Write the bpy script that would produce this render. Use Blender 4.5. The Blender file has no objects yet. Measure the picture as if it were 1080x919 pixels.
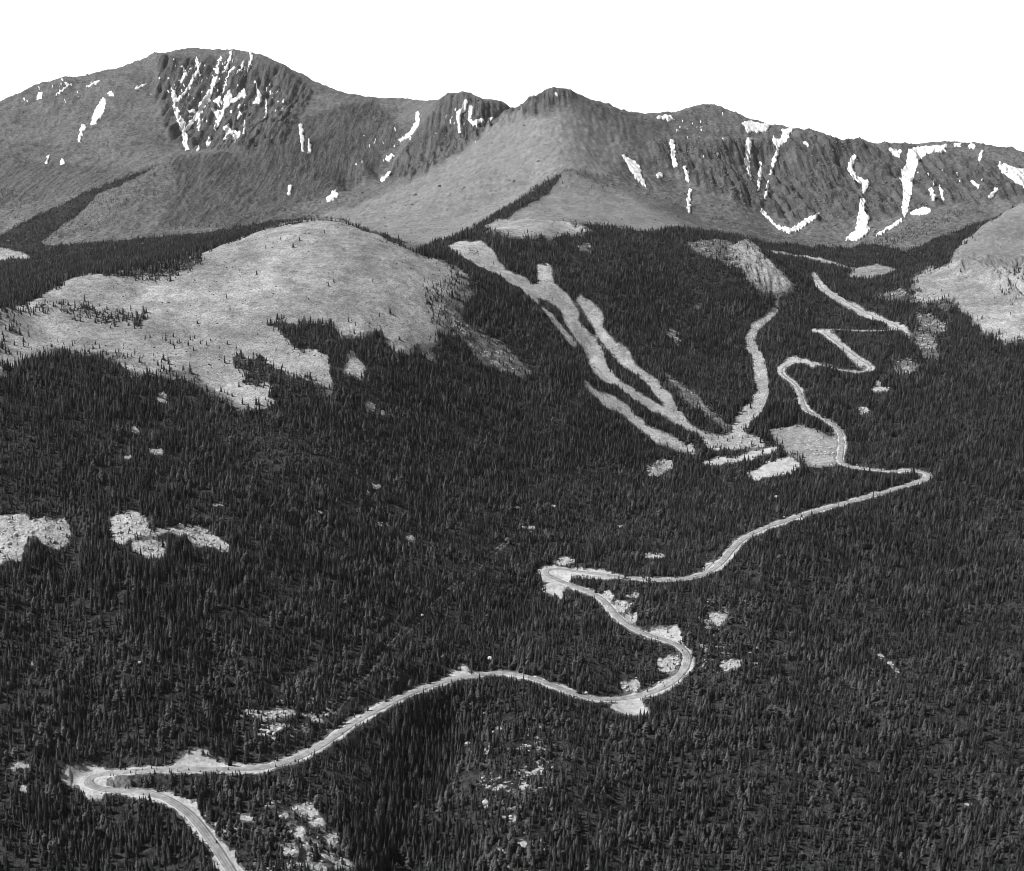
import bpy, bmesh, math, random
import numpy as np
from mathutils import Vector, kdtree

random.seed(7)
RNG = np.random.default_rng(7)
HAZE = 6e-6                   # scatter per metre
S = bpy.context.scene
COL = S.collection

# ------------------------------------------------------------------ camera
W, H = 1080.0, 919.0            # survey coordinates of the photograph
F = 1350.0
HOR = 150.0                     # eye level
CZ = 900.0                      # camera altitude above the lowest valley datum
P = math.atan((H / 2 - HOR) / F)
CP, SP = math.cos(P), math.sin(P)


def ray(px, py):
    """direction ratios (X/Y, Z/Y) of the survey ray through a point"""
    u = (np.asarray(px, float) - W / 2) / F
    v = -(np.asarray(py, float) - H / 2) / F
    y = CP + v * SP
    return u / y, (v * CP - SP) / y


def project(a, m):
    """inverse of ray()"""
    # a = X/Y, m = Z/Y (camera relative)
    depth = CP - m * SP
    v = (SP + m * CP) / depth
    u = a / depth
    return W / 2 + u * F, H / 2 - v * F


# ------------------------------------------------------------------ noise
_perm = RNG.permutation(1024)
_ang = RNG.random(1024) * 2 * math.pi
_gx, _gy = np.cos(_ang), np.sin(_ang)


def perlin(x, y, seed=0):
    x = np.asarray(x, float) + seed * 37.13
    y = np.asarray(y, float) + seed * 91.71
    xi, yi = np.floor(x).astype(np.int64), np.floor(y).astype(np.int64)
    xf, yf = x - xi, y - yi
    u = xf * xf * xf * (xf * (xf * 6 - 15) + 10)
    v = yf * yf * yf * (yf * (yf * 6 - 15) + 10)

    def g(ix, iy, dx, dy):
        h = _perm[(_perm[ix & 1023] + iy) & 1023]
        return _gx[h] * dx + _gy[h] * dy
    n00 = g(xi, yi, xf, yf)
    n10 = g(xi + 1, yi, xf - 1, yf)
    n01 = g(xi, yi + 1, xf, yf - 1)
    n11 = g(xi + 1, yi + 1, xf - 1, yf - 1)
    return ((n00 * (1 - u) + n10 * u) * (1 - v) + (n01 * (1 - u) + n11 * u) * v) * 1.5


def fbm(x, y, octv=4, seed=0, gain=.5):
    s, amp, f = 0, 1.0, 1.0
    for o in range(octv):
        s = s + amp * perlin(x * f, y * f, seed + o)
        amp *= gain
        f *= 2.03
    return s


def ridged(x, y, octv=4, seed=0, gain=.5):
    s, amp, f = 0, 1.0, 1.0
    for o in range(octv):
        s = s + amp * (1 - 2 * np.abs(perlin(x * f, y * f, seed + o)))
        amp *= gain
        f *= 2.03
    return s


def sstep(e0, e1, x):
    t = np.clip((x - e0) / (e1 - e0), 0, 1)
    return t * t * (3 - 2 * t)


# ------------------------------------------------------------------ terrain survey
LINES = [
 # far skyline, summit to the saddle
 [(-160,190,5800),(-60,137,6100),(0,109,6200),(12,101,6220),(27,95,6240),(45,87,6270),(67,82,6300),(80,83,6330),(110,74,6400),(140,67,6450),(163,56,6500),(177,56,6540),(187,53,6600),(207,51,6620),(233,52,6620),(263,55,6600),(283,61,6560),(300,69,6520),(320,79,6480),(340,90,6450),(360,98,6450),(390,103,6500),(417,107,6600),(432,112,6600)],
 [(432,112,6600),(457,108,6200),(473,101,5750),(487,98,5650),(497,102,5650),(510,108,5650),(533,113,5700),(547,117,5750)],
 # nearer summit and the cirque rim
 [(557,109,4900),(565,109,4850),(577,100,4750),(583,93,4700),(590,93,4700),(607,99,4750),(617,104,4780),(627,109,4800),(660,117,4900),(687,119,5000),(720,117,5100),(733,112,5200),(745,110,5250),(763,114,5250),(787,123,5230),(800,129,5200),(823,131,5200),(833,135,5200),(855,135,5200),(867,142,5230),(887,148,5250),(910,147,5250),(933,152,5230),(967,153,5200),(987,152,5150),(1007,150,5100),(1027,150,5050),(1047,155,5000),(1067,157,4970),(1080,161,4950),(1130,172,4850),(1230,195,4700)],
 # dark rib in front of the summit face
 [(390,106,6350),(360,109,6050),(320,123,5700),(287,134,5400),(257,160,5100),(235,163,5000),(207,162,4900),(177,167,4800),(150,182,4700),(105,197,4550),(90,206,4450),(60,225,4350),(0,252,4150),(-80,285,3950)],
 # crest of the bald slope below the nearer summit
 [(557,109,4900),(547,117,4950),(520,130,4850),(500,150,4750),(480,163,4700),(443,183,4600),(410,200,4550),(377,215,4500),(345,222,4500)],
 # wedge ridge
 [(597,180,3900),(580,190,3850),(560,202,3750),(540,215,3620),(520,228,3480),(500,240,3330),(480,250,3220),(465,257,3120)],
 [(597,180,3900),(612,184,3950),(640,190,4000),(655,200,3950)],
 # bald hill crest
 [(-120,345,1850),(-60,334,1960),(-20,328,2050),(10,325,2150),(33,318,2250),(67,297,2400),(93,289,2480),(113,289,2500),(160,280,2560),(213,268,2650),(233,260,2680),(283,242,2780),(310,236,2800),(333,232,2800),(360,235,2790),(393,247,2760),(437,267,2720),(465,278,2700),(493,289,2680),(520,310,2640)],
 # right hill crest
 [(1160,170,3550),(1100,203,3480),(1080,214,3450),(1062,223,3400),(1040,235,3350),(1020,250,3300),(1008,264,3250),(1000,276,3230),(975,290,3150),(962,300,3100)],
 # knoll
 [(775,262,3230),(785,257,3250),(800,270,3180),(815,284,3110),(830,300,3050)],
]
PTS = [
 # summit face
 (30,130,5900),(100,120,5950),(60,155,5550),(150,120,5850),(180,100,6150),(180,140,5650),(230,90,6300),(200,125,5900),(250,125,5900),(230,150,5650),(280,90,6300),(290,112,6050),(320,105,6200),(207,158,5600),(207,172,5250),(150,165,5300),
 (0,168,5300),(60,172,5250),(120,180,5150),(-80,185,5200),(0,200,4900),(60,195,4850),(0,228,4550),(50,212,4650),(-80,240,4450),
 # sunlit face under the rib
 (200,185,4720),(250,190,4850),(300,175,5050),(340,150,5400),(380,130,5850),(420,130,6150),(130,220,4280),(200,225,4320),(260,225,4420),(320,215,4700),(350,200,4950),(385,175,5250),(300,150,5250),(100,235,4200),
 # valley floor behind the bald hill
 (0,262,4000),(60,256,4000),(130,251,4020),(200,244,4080),(270,236,4180),(320,229,4400),(0,300,3400),(60,285,3480),(150,265,3650),(230,254,3680),(0,330,2900),(-80,330,3000),(100,300,3000),(180,284,2950),(260,260,3100),(340,246,3150),(400,256,3000),(-80,370,2400),
 # mid peak cliff
 (440,130,5850),(460,130,5600),(490,118,5550),(430,155,5600),(480,145,5350),(515,125,5500),(440,172,5250),(400,192,5250),(370,203,5100),(420,182,5250),(455,165,5200),
 # bald slope
 (587,110,4600),(590,130,4430),(595,155,4180),(540,150,4500),(500,170,4480),(450,197,4400),(400,220,4280),(480,200,4150),(450,217,4000),(400,231,4000),(430,243,3650),(350,228,4300),(540,180,4150),(580,172,4080),(560,194,4020),(530,214,3880),(500,228,3780),(470,242,3580),(440,252,3350),
 (650,205,3850),(620,207,3720),(600,217,3570),(560,224,3460),(680,228,3560),(640,227,3470),(690,215,3800),(705,236,3500),
 # cirque
 (640,150,4500),(660,130,4750),(680,150,4680),(650,178,4250),(690,185,4350),(720,165,4750),(715,200,4300),(725,225,3950),(745,240,3750),
 (745,130,5050),(760,150,4850),(770,180,4500),(770,215,4150),(790,150,5000),(800,180,4900),(805,205,4650),(808,235,4150),(830,160,5000),(860,165,4900),(858,200,4580),(840,222,4380),(845,243,4080),(885,180,4900),(905,180,4950),(912,208,4650),(905,240,4150),(880,215,4450),(935,180,4850),(930,208,4550),(957,185,4850),(950,222,4420),(1000,185,4750),(1000,212,4430),(980,224,4250),(1060,190,4600),(1085,205,4450),(1150,215,4350),
 (850,262,3850),(900,260,3880),(870,278,3620),(930,283,3520),(820,255,3800),(780,249,3700),(960,255,3850),(1000,243,4000),(1040,228,4150),(930,265,3800),(1050,247,3800),(1005,277,3580),(965,287,3480),(1120,225,3950),
 # right hill face
 (1080,250,3250),(1040,270,3150),(1080,290,3060),(1020,290,3090),(980,310,3020),(1050,320,2880),(1080,350,2680),(1000,330,2880),(1160,230,3300),(1160,300,2950),(1160,350,2700),
 (800,262,3550),(840,286,3330),
 # bald hill face
 (150,310,2400),(250,290,2500),(350,290,2480),(430,310,2480),(100,330,2250),(200,350,2200),(300,350,2200),(400,350,2280),(460,350,2380),(50,360,2100),(0,360,2000),(130,380,2000),(250,410,1980),(350,400,2030),(450,400,2200),(530,400,2350),(-100,400,1820),
 (-100,460,1680),(0,450,1720),(100,450,1760),(200,470,1770),(300,470,1820),(400,470,1940),(500,470,2080),(600,470,2180),(560,350,2540),(600,390,2440),(640,430,2360),
 (-100,560,1480),(0,560,1500),(100,560,1520),(200,560,1550),(300,560,1610),(400,560,1720),(500,560,1800),(600,560,1880),
 (-100,660,1330),(0,660,1340),(120,660,1360),(240,660,1380),(360,660,1460),(480,660,1560),(560,640,1660),
 (-100,760,1210),(0,760,1220),(150,770,1220),(300,770,1260),(420,740,1340),(500,715,1400),(560,710,1430),(610,690,1490),(650,740,1400),(735,700,1480),
 (-100,860,1100),(0,860,1110),(150,850,1130),(100,820,1180),(250,919,1060),(0,950,1030),(200,1000,980),(-100,1000,980),
 (430,830,1235),(430,919,1110),(470,765,1345),(540,800,1250),(600,820,1220),(540,919,1075),(340,860,1140),(340,919,1072),(430,1000,1010),(560,1000,980),
 (700,800,1290),(850,800,1300),(1000,800,1300),(1180,800,1290),(700,919,1110),(850,919,1120),(1000,919,1120),(1180,919,1110),(700,1000,1000),(850,1000,1010),(1000,1000,1010),(1180,1000,1000),
 (850,700,1480),(1000,700,1500),(1180,700,1500),(850,620,1700),(1000,600,1800),(1180,600,1780),(700,650,1580),(650,600,1740),(760,590,1780),(820,545,1930),(900,525,2030),(985,502,2120),(900,493,2200),(850,490,2230),(850,465,2320),(820,500,2200),(760,490,2250),(700,500,2220),(770,465,2350),(800,440,2430),(1080,500,2080),(1180,500,2080),(1000,450,2280),(1180,450,2250),(900,450,2360),(840,410,2530),(880,435,2400),(800,400,2600),(800,370,2750),(850,385,2640),(920,385,2640),(1000,400,2500),(1180,400,2440),
 (880,350,2850),(950,345,2850),(1040,364,2630),(1180,380,2550),(870,300,3350),(930,330,3000),(985,350,2820),(820,330,3000),
 # ski hill
 (490,260,3000),(505,255,3040),(560,290,2900),(590,300,2860),(620,330,2780),(620,380,2600),(650,400,2520),(700,430,2430),(740,450,2390),(660,360,2680),(640,280,3000),(700,320,2900),(700,380,2660),(740,330,2900),(750,400,2600),(780,350,2820),(700,265,3150),(760,290,3050),(620,246,3200),(520,243,3120),(560,236,3220),(610,238,3260),(580,248,3130),
]
ctrl = []
for L in LINES:
    for (x0, y0, d0), (x1, y1, d1) in zip(L[:-1], L[1:]):
        n = max(1, int(math.hypot(x1 - x0, y1 - y0, (d1 - d0) / 8) / 14))
        for k in range(n):
            t = k / n
            ctrl.append((x0 + (x1 - x0) * t, y0 + (y1 - y0) * t, d0 + (d1 - d0) * t))
    ctrl.append(L[-1])
ctrl += PTS
ctrl = np.array(sorted(set((round(x, 1), round(y, 1), round(d)) for x, y, d in ctrl)))
ca, cm = ray(ctrl[:, 0], ctrl[:, 1])
cd = ctrl[:, 2]
cz = cm * cd
extra = []
# the ground falls away behind the skylines
for L, back in ((LINES[0], 900), (LINES[1], 900), (LINES[2], 800)):
    for (x, y, d) in L[::2]:
        a, m = ray(x, y)
        extra.append((float(a), d + back * .4, float(m) * d - 130))
        extra.append((float(a), d + back, float(m) * d - 420))
for a in np.linspace(-.6, .6, 9):
    extra.append((a, 9000, -700))
    extra.append((a, 620, -760 + 40 * abs(a)))
    extra.append((a, 800, -705 + 40 * abs(a)))
extra = np.array(extra)
CA = np.concatenate([ca, extra[:, 0]]); CD = np.concatenate([cd, extra[:, 1]]); CZc = np.concatenate([cz, extra[:, 2]])
SA, SD = 1350.0, 900.0


def feat(a, d):
    return np.stack([np.asarray(a) * SA, np.log(d) * SD], -1)


X = feat(CA, CD)
D = np.sqrt(((X[:, None] - X[None]) ** 2).sum(-1))
n = len(X)
A = np.zeros((n + 3, n + 3))
A[:n, :n] = -D
A[:n, :n] -= 0
A[np.arange(n), np.arange(n)] += 1.2
Pm = np.c_[np.ones(n), X / 1000]
A[:n, n:] = Pm
A[n:, :n] = Pm.T
sol = np.linalg.solve(A, np.r_[CZc, 0, 0, 0])

NC, NR = 1180, 1000
A0, A1 = -.57, .57
Y0, Y1 = 640.0, 8600.0
avec = np.linspace(A0, A1, NC)
yvec = np.exp(np.linspace(math.log(Y0), math.log(Y1), NR))
kc, kr = 420, 420
ac = np.linspace(A0, A1, kc); yc = np.exp(np.linspace(math.log(Y0), math.log(Y1), kr))
gq = feat(np.repeat(ac[None], kr, 0).ravel(), np.repeat(yc[:, None], kc, 1).ravel())
zc = np.empty(len(gq))
for i in range(0, len(gq), 6000):
    q = gq[i:i + 6000]
    d2 = np.maximum((q ** 2).sum(1)[:, None] + (X ** 2).sum(1)[None] - 2 * q @ X.T, 0)
    zc[i:i + 6000] = -np.sqrt(d2) @ sol[:n] + np.c_[np.ones(len(q)), q / 1000] @ sol[n:]
zc = zc.reshape(kr, kc)


def upsample(g, nr, nc):
    r = np.linspace(0, g.shape[0] - 1, nr); c = np.linspace(0, g.shape[1] - 1, nc)

    def cub(g, t, axis):
        n_ = g.shape[axis]
        i = np.clip(np.floor(t).astype(int), 0, n_ - 2); f = t - i
        sh = [1, 1]; sh[axis] = -1; f = f.reshape(sh)
        p = [np.take(g, np.clip(i + k, 0, n_ - 1), axis) for k in (-1, 0, 1, 2)]
        return p[1] + .5 * f * (p[2] - p[0] + f * (2 * p[0] - 5 * p[1] + 4 * p[2] - p[3] + f * (3 * (p[1] - p[2]) + p[3] - p[0])))
    return cub(cub(g, r, 0), c, 1)


Z = upsample(zc, NR, NC)
GA, GY = np.meshgrid(avec, yvec)
GX = GA * GY


def visible(Zg):
    m = Zg / GY
    best = np.maximum.accumulate(np.vstack([np.full((1, NC), -9.), m[:-1]]), 0)
    return m >= best - .0006


def sample(grid, x, y):
    x = np.asarray(x, float); y = np.asarray(y, float)
    c = np.clip((x / y - A0) / (A1 - A0) * (NC - 1), 0, NC - 1.001)
    r = np.clip((np.log(y) - math.log(Y0)) / (math.log(Y1) - math.log(Y0)) * (NR - 1), 0, NR - 1.001)
    ci, ri = c.astype(int), r.astype(int)
    fc, fr = c - ci, r - ri
    return (grid[ri, ci] * (1 - fr) * (1 - fc) + grid[ri, ci + 1] * (1 - fr) * fc + grid[ri + 1, ci] * fr * (1 - fc) + grid[ri + 1, ci + 1] * fr * fc)


def locate(px, py, Zg=None):
    """ground point seen along a survey ray"""
    Zg = Z if Zg is None else Zg
    a, m = ray(np.atleast_1d(px), np.atleast_1d(py))
    c = np.clip((a - A0) / (A1 - A0) * (NC - 1), 0, NC - 1.001)
    ci = c.astype(int); fc = c - ci
    out = np.empty((len(a), 3))
    for i in range(0, len(a), 4000):
        s = slice(i, i + 4000)
        prof = Zg[:, ci[s]] * (1 - fc[s]) + Zg[:, ci[s] + 1] * fc[s]
        t = prof / yvec[:, None]
        hit = t >= m[s][None]
        k = np.argmax(hit, 0)
        k = np.where(hit.any(0), np.maximum(k, 1), NR - 1)
        j = np.arange(prof.shape[1])
        t0, t1 = t[k - 1, j], t[k, j]
        f = np.clip((m[s] - t0) / np.where(np.abs(t1 - t0) < 1e-9, 1, t1 - t0), 0, 1)
        y = yvec[k - 1] * (1 - f) + yvec[k] * f
        out[s, 0] = a[s] * y; out[s, 1] = y; out[s, 2] = prof[k - 1, j] * (1 - f) + prof[k, j] * f
    return out


# spurs and ravines of the forested slope
_, py0 = project(GA, Z / GY); px0, _ = project(GA, Z / GY)
near_w = sstep(2150, 1750, GY)
Z = Z + near_w * (fbm(GX / 230, GY / 260, 3, 15) * 7 + ridged(GX / 160 + GY / 500, GY / 420, 2, 17) * 4)


def carve(line, depth, width):
    global Z
    d = np.full(Z.shape, 1e9)
    L = np.array(line, float)
    for (x0, y0), (x1, y1) in zip(L[:-1], L[1:]):
        dx, dy = x1 - x0, y1 - y0
        t = np.clip(((px0 - x0) * dx + (py0 - y0) * dy) / (dx * dx + dy * dy), 0, 1)
        d = np.minimum(d, np.hypot(px0 - x0 - t * dx, (py0 - y0 - t * dy)))
    Z = Z - depth * np.exp(-(d / width) ** 2) * near_w


carve([(500, 745), (462, 780), (436, 840), (425, 925), (425, 1100)], 13, 38)
carve([(215, 600), (225, 680), (250, 760)], 9, 30)
carve([(545, 640), (535, 700)], 8, 26)
carve([(860, 640), (900, 760), (1000, 930)], 9, 40)
carve([(80, 520), (70, 640), (90, 760)], 8, 34)

# ------------------------------------------------------------------ zones
def blur(g, k=1):
    for _ in range(k):
        g = (np.roll(g, 1, 0) + 2 * g + np.roll(g, -1, 0)) / 4
        g = (np.roll(g, 1, 1) + 2 * g + np.roll(g, -1, 1)) / 4
    return g


VIS = visible(Z)
PX, PY = project(GA, Z / GY)
j1 = fbm(GX / 26, GY / 26, 3, 50); j2 = fbm(GX / 26, GY / 26, 3, 60)
j3 = fbm(GX / 7, GY / 7, 2, 55)
JX = PX + (j1 * 4.2 + j3 * 2.0) * np.clip(1700 / GY, .6, 1.2)
JY = PY + (j2 * 2.6 - j3 * 1.2) * np.clip(1700 / GY, .6, 1.2)
BLOB = 1.1 * fbm(GX / 6.5, GY / 6.5, 2, 57) + .5 * j1


def in_poly(poly, px, py):
    p = np.array(poly, float)
    ok = (px >= p[:, 0].min()) & (px <= p[:, 0].max()) & (py >= p[:, 1].min()) & (py <= p[:, 1].max())
    out = np.zeros(px.shape, bool)
    x, y = px[ok], py[ok]
    r = np.zeros(x.shape, bool)
    for (x0, y0), (x1, y1) in zip(p, np.roll(p, -1, 0)):
        if y0 == y1:
            continue
        cr = ((y0 > y) != (y1 > y)) & (x < (x1 - x0) * (y - y0) / (y1 - y0) + x0)
        r ^= cr
    out[ok] = r
    return out


def in_band(line, px, py):
    """line = [(x, y, width)]"""
    p = np.array(line, float)
    wmax = p[:, 2].max()
    ok = (px >= p[:, 0].min() - wmax) & (px <= p[:, 0].max() + wmax) & (py >= p[:, 1].min() - wmax) & (py <= p[:, 1].max() + wmax)
    out = np.zeros(px.shape, bool)
    x, y = px[ok], py[ok]
    r = np.zeros(x.shape, bool)
    for (x0, y0, w0), (x1, y1, w1) in zip(p[:-1], p[1:]):
        dx, dy = x1 - x0, y1 - y0
        t = np.clip(((x - x0) * dx + (y - y0) * dy) / max(dx * dx + dy * dy, 1e-9), 0, 1)
        r |= np.hypot(x - x0 - t * dx, y - y0 - t * dy) < (w0 + (w1 - w0) * t) / 2
    out[ok] = r
    return out


def zone(shapes, jit=True):
    m = np.zeros(Z.shape, bool)
    x, y = (JX, JY) if jit else (PX, PY)
    for s in shapes:
        if isinstance(s, tuple):                       # blob: x, y, rx, ry
            m |= ((((PX - s[0]) / s[2]) ** 2 + ((PY - s[1]) / s[3]) ** 2) * .8 + (BLOB if jit else 0)) < 1
        elif len(s[0]) == 3:
            m |= in_band(s, x, y)
        else:
            m |= in_poly(s, x, y)
    return m & VIS


FOREST = [
 [(-90,400),(-90,250),(0,254),(30,256),(60,258),(140,253),(220,245),(280,235),(335,230),(360,232),(393,244),(437,264),(465,259),(480,251),(500,246),(520,247),(552,252),(563,250),(591,250),(606,247),(622,245),(612,239),(600,233),(629,236),(655,241),(687,243),(720,240),(737,243),(770,247),(803,255),(843,258),(873,260),(895,262),(915,255),(935,262),(955,265),(985,252),(1010,245),(1033,235),(1050,229),(1058,226),(1035,240),(1020,254),(1009,268),(1002,282),(983,283),(963,291),(966,309),(963,313),(977,320),(985,315),(1009,317),(1012,328),(1024,333),(1035,350),(1046,357),(1080,360),(1190,372),(1190,1100),(-120,1100)],
 [(-80,285),(0,249),(90,203),(150,180),(175,168),(162,179),(132,195),(102,207),(80,228),(44,257),(0,266),(-60,290)],
 [(600,179),(580,189),(560,201),(540,214),(520,227),(500,239),(480,249),(455,258),(450,270),(490,262),(510,250),(530,235),(548,222),(566,213),(580,204),(592,188)],
]
SPARSE_FOREST = [  # shapes, density
 ([[(0,200),(40,208),(45,216),(20,225),(0,222)]], .35),
 ([[(95,200),(130,195),(150,215),(100,245),(60,250),(80,225)],[(170,172),(200,166),(190,190),(150,215),(130,205)]], .25),
 ([[(170,235),(230,222),(300,225),(330,222),(330,232),(250,240),(170,246)]], .25),
 ([[(920,252),(940,242),(965,235),(1000,226),(1025,222),(1010,233),(985,243),(960,255),(930,264)]], .45),
 ([[(560,180),(600,172),(690,205),(650,205),(610,200),(595,212)]], .05),
]
MEADOW = [
 [(-120,345),(-60,334),(-20,328),(10,325),(33,319),(67,297),(93,289),(113,289),(213,267),(233,259),(283,241),(333,231),(360,234),(393,246),(437,266),(493,288),(500,297),(485,303),(470,312),(466,325),(470,335),(466,350),(460,360),(445,362),(430,366),(420,371),(410,362),(402,350),(392,349),(380,352),(362,355),(348,380),(348,402),(338,406),(330,400),(300,405),(292,430),(275,432),(258,428),(240,418),(225,410),(205,397),(185,392),(160,393),(135,392),(124,386),(128,373),(110,370),(90,372),(72,366),(60,367),(43,373),(20,383),(0,392),(-120,405)],
 [(-30,262),(0,262),(20,266),(35,271),(0,275),(-30,275)],
 [(365,380),(378,378),(390,393),(380,400),(366,395)], [(438,372),(459,372),(457,384),(445,383)], [(345,398),(352,400),(350,410),(343,408)],
 [(507,240),(524,232),(556,230),(591,234),(614,239),(622,244),(606,247),(591,250),(563,249),(552,251),(528,245)],
 [(1190,170),(1080,214),(1062,223),(1040,235),(1020,250),(1008,266),(1001,281),(983,283),(963,291),(966,309),(963,313),(977,320),(985,315),(1009,317),(1012,328),(1024,333),(1035,350),(1046,357),(1080,360),(1190,372)],
 [(895,289),(905,283),(925,279),(945,285),(935,290),(915,294),(898,293)],
]
MEADOW_DIM = [
 [(1190,170),(1080,212),(1062,221),(1040,233),(1020,248),(1008,264),(1003,280),(1015,276),(1035,285),(1060,292),(1080,300),(1190,320)],
 [(597,182),(612,186),(655,203),(690,222),(720,238),(687,243),(655,240),(610,234),(556,230),(524,232),(507,240),(500,245),(540,228),(575,210)],
 [(547,119),(560,125),(600,118),(650,128),(660,160),(640,185),(597,178),(560,200),(520,226),(480,248),(450,258),(400,250),(360,234),(330,230),(345,224),(377,217),(410,203),(443,186),(480,166),(500,153),(520,133)],
]
SKI = [
 [(470,259),(489,255),(507,255),(519,265),(524,276),(536,287),(556,294),(560,303),(552,305),(538,298),(521,288),(501,277),(482,268)],
 [(567,280),(579,280),(582,288),(581,300),(594,307),(610,329),(609,340),(622,354),(633,366),(637,381),(650,400),(668,412),(687,424),(705,433),(720,441),(732,451),(748,460),(765,467),(744,469),(736,458),(720,447),(701,438),(682,428),(668,419),(652,407),(635,401),(623,388),(617,368),(606,354),(594,337),(592,329),(579,315),(563,313),(550,305),(561,301),(569,298)],
 [(606,313),(618,317),(635,331),(635,346),(649,362),(662,371),(670,385),(693,402),(705,416),(711,429),(724,443),(705,432),(697,419),(684,405),(668,393),(651,378),(645,371),(631,354),(622,339),(618,329),(610,319)],
 [(616,398),(629,414),(649,419),(662,431),(682,450),(703,460),(722,468),(738,474),(730,478),(709,470),(687,462),(674,450),(658,436),(639,427),(625,417),(617,407)],
 [(552,304,2.5),(579,331,2.5),(594,350,2.5),(606,366,2.2)],
 [(590,234,2),(610,243,2)],
]
CREEK = [
 [(823,320,4),(810,335,7),(797,345,8),(790,360,9),(798,375,11),(803,395,13),(805,415,13),(797,430,13),(783,443,16),(778,455,15)],
 [(744,466),(765,460),(775,452),(790,460),(806,466),(806,471),(780,473),(755,474),(744,472)],
]
BRIGHT = [
 [(740,485),(758,484),(773,482),(793,476),(808,472),(820,471),(821,477),(805,480),(793,484),(773,488),(758,490),(742,491)],
 [(784,499),(793,496),(802,491),(811,485),(820,483),(835,483),(844,489),(836,497),(814,503),(798,507),(792,503)],
 [(811,457),(820,451),(835,448),(850,451),(858,454),(866,460),(879,462),(882,452),(890,460),(890,473),(885,486),(881,493),(866,493),(850,490),(844,480),(835,479),(826,473),(820,463)],
 [(566,603),(572,597),(582,594),(592,598),(610,600),(635,600),(658,607),(640,612),(604,609),(598,620),(594,629),(578,627),(572,616)],
 [(684,665),(692,661),(711,659),(718,667),(720,676),(700,674),(685,671)],
 [(640,748),(653,742),(677,739),(683,754),(666,755),(648,752)],
 [(68,811),(80,806),(92,804),(109,802),(118,810),(150,806),(156,813),(110,820),(90,824),(76,831),(66,826)],
 [(180,806),(197,795),(217,788),(222,798),(241,804),(272,806),(262,814),(200,814),(178,812)],
 [(84,825),(112,838),(104,846),(92,846),(84,836)],
 [(176,837),(203,846),(218,872),(246,900),(258,925),(240,925),(212,878),(192,852)],
 [(470,712),(486,704),(496,703),(492,712),(476,718)],
 [(858,290,6),(866,303,6),(880,313,7),(895,322,6.5),(907,329,8),(930,337,5),(950,345,6.5),(958,349,5)],
 [(858,348,4),(870,350,5),(876,354,6),(890,366,6.5),(903,380,8),(909,384,6)],
 [(826,385,6),(836,380,6),(850,381,5),(858,386,4)],
]
ROCKS = [  # pale block fields
 [(-40,547),(0,546),(20,543),(50,546),(72,549),(73,570),(60,578),(45,572),(37,566),(27,568),(24,590),(8,592),(0,598),(-40,600)],
 [(113,548),(125,540),(137,540),(155,547),(157,555),(165,560),(180,554),(192,550),(207,556),(225,565),(243,576),(238,582),(222,577),(205,576),(195,563),(180,563),(160,567),(140,564),(132,575),(120,570)],
 [(140,575),(150,572),(172,573),(175,585),(160,590),(145,582)],
 (697,492,11,5), (690,498,8,4), (171,420,5,5), (143,453,4,3), (165,476,7,3), (135,481,6,2), (390,430,5,5), (404,436,3,3), (397,513,5,2.5), (388,521,3,2), (404,552,7,1.6), (433,568,7,1.6), (228,533,9,1.3), (337,540,6,1.3),
 (928,411,8,2.5), (910,432,7,2.5), (926,406,2,4), (665,722,9,4), (704,700,10,6),
 (290,755,26,2.5), (285,772,14,3), (335,757,8,2),
 (758,653,9,6), (772,702,10,4),
 [(918,683,1.6),(935,698,1.6),(960,715,1)], [(917,690,1.2),(926,740,1.6)], (1020,848,6,1.5),
 (493,785,4,1.3), (513,794,3,3), (526,768,4,1.3), (512,848,2,4), (552,828,4,3.5), (541,865,4,2.5), (550,890,5,2.5), (519,915,4,2),
 (322,853,12,6), (333,866,8,4), (316,880,5,6), (328,893,8,4), (306,900,6,4), (345,905,7,6), (300,862,8,2), (262,863,8,2), (366,912,10,4), (352,885,5,5), (335,915,8,4), (285,850,6,2),
 (655,640,8,6), (665,650,6,5), (640,628,6,5), (668,628,5,2), (596,592,9,3), (560,557,4,3), (690,585,10,3), (748,597,5,4),
 (20,810,12,3), (25,832,5,4), (545,535,2.5,1.6), (583,535,3,1.4), (655,555,5,1.3), (35,700,2,2),
]
TALUS_SPARSE = [  # pale ground showing between trees (density)
 ([[(466,327),(480,330),(510,350),(540,370),(560,390),(556,400),(530,396),(505,380),(480,350)]], .6),
 ([[(700,340),(716,352),(717,364),(706,360)]], .25),
 ([[(689,386),(713,402),(736,418),(744,431),(761,441),(771,449),(763,452),(748,441),(726,426),(717,414),(697,394)]], .22),
 ([[(965,330),(985,335),(1000,348),(990,355),(970,350)],[(950,345),(985,355),(990,378),(975,378),(965,360)]], .30),
 ([[(940,385),(955,381),(972,386),(960,395),(945,394)]], .2),
 ([[(722,256),(755,252),(780,258),(788,285),(765,278),(735,268)],[(915,312),(950,305),(970,318),(940,318)]], .4),
 ([[(740,625),(790,630),(800,700),(770,715),(738,700)]], .93),
 ([[(487,760),(560,745),(585,800),(570,925),(500,925),(520,850)]], .95),
 ([[(215,850),(300,845),(380,870),(385,925),(258,925)]], .86),
 ([[(730,320),(740,320),(742,327),(730,327)],[(610,260),(622,256),(624,268),(612,268)]], .45),
 ([[(265,742),(350,735),(365,755),(310,790),(250,790)]], .9),
]
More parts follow.
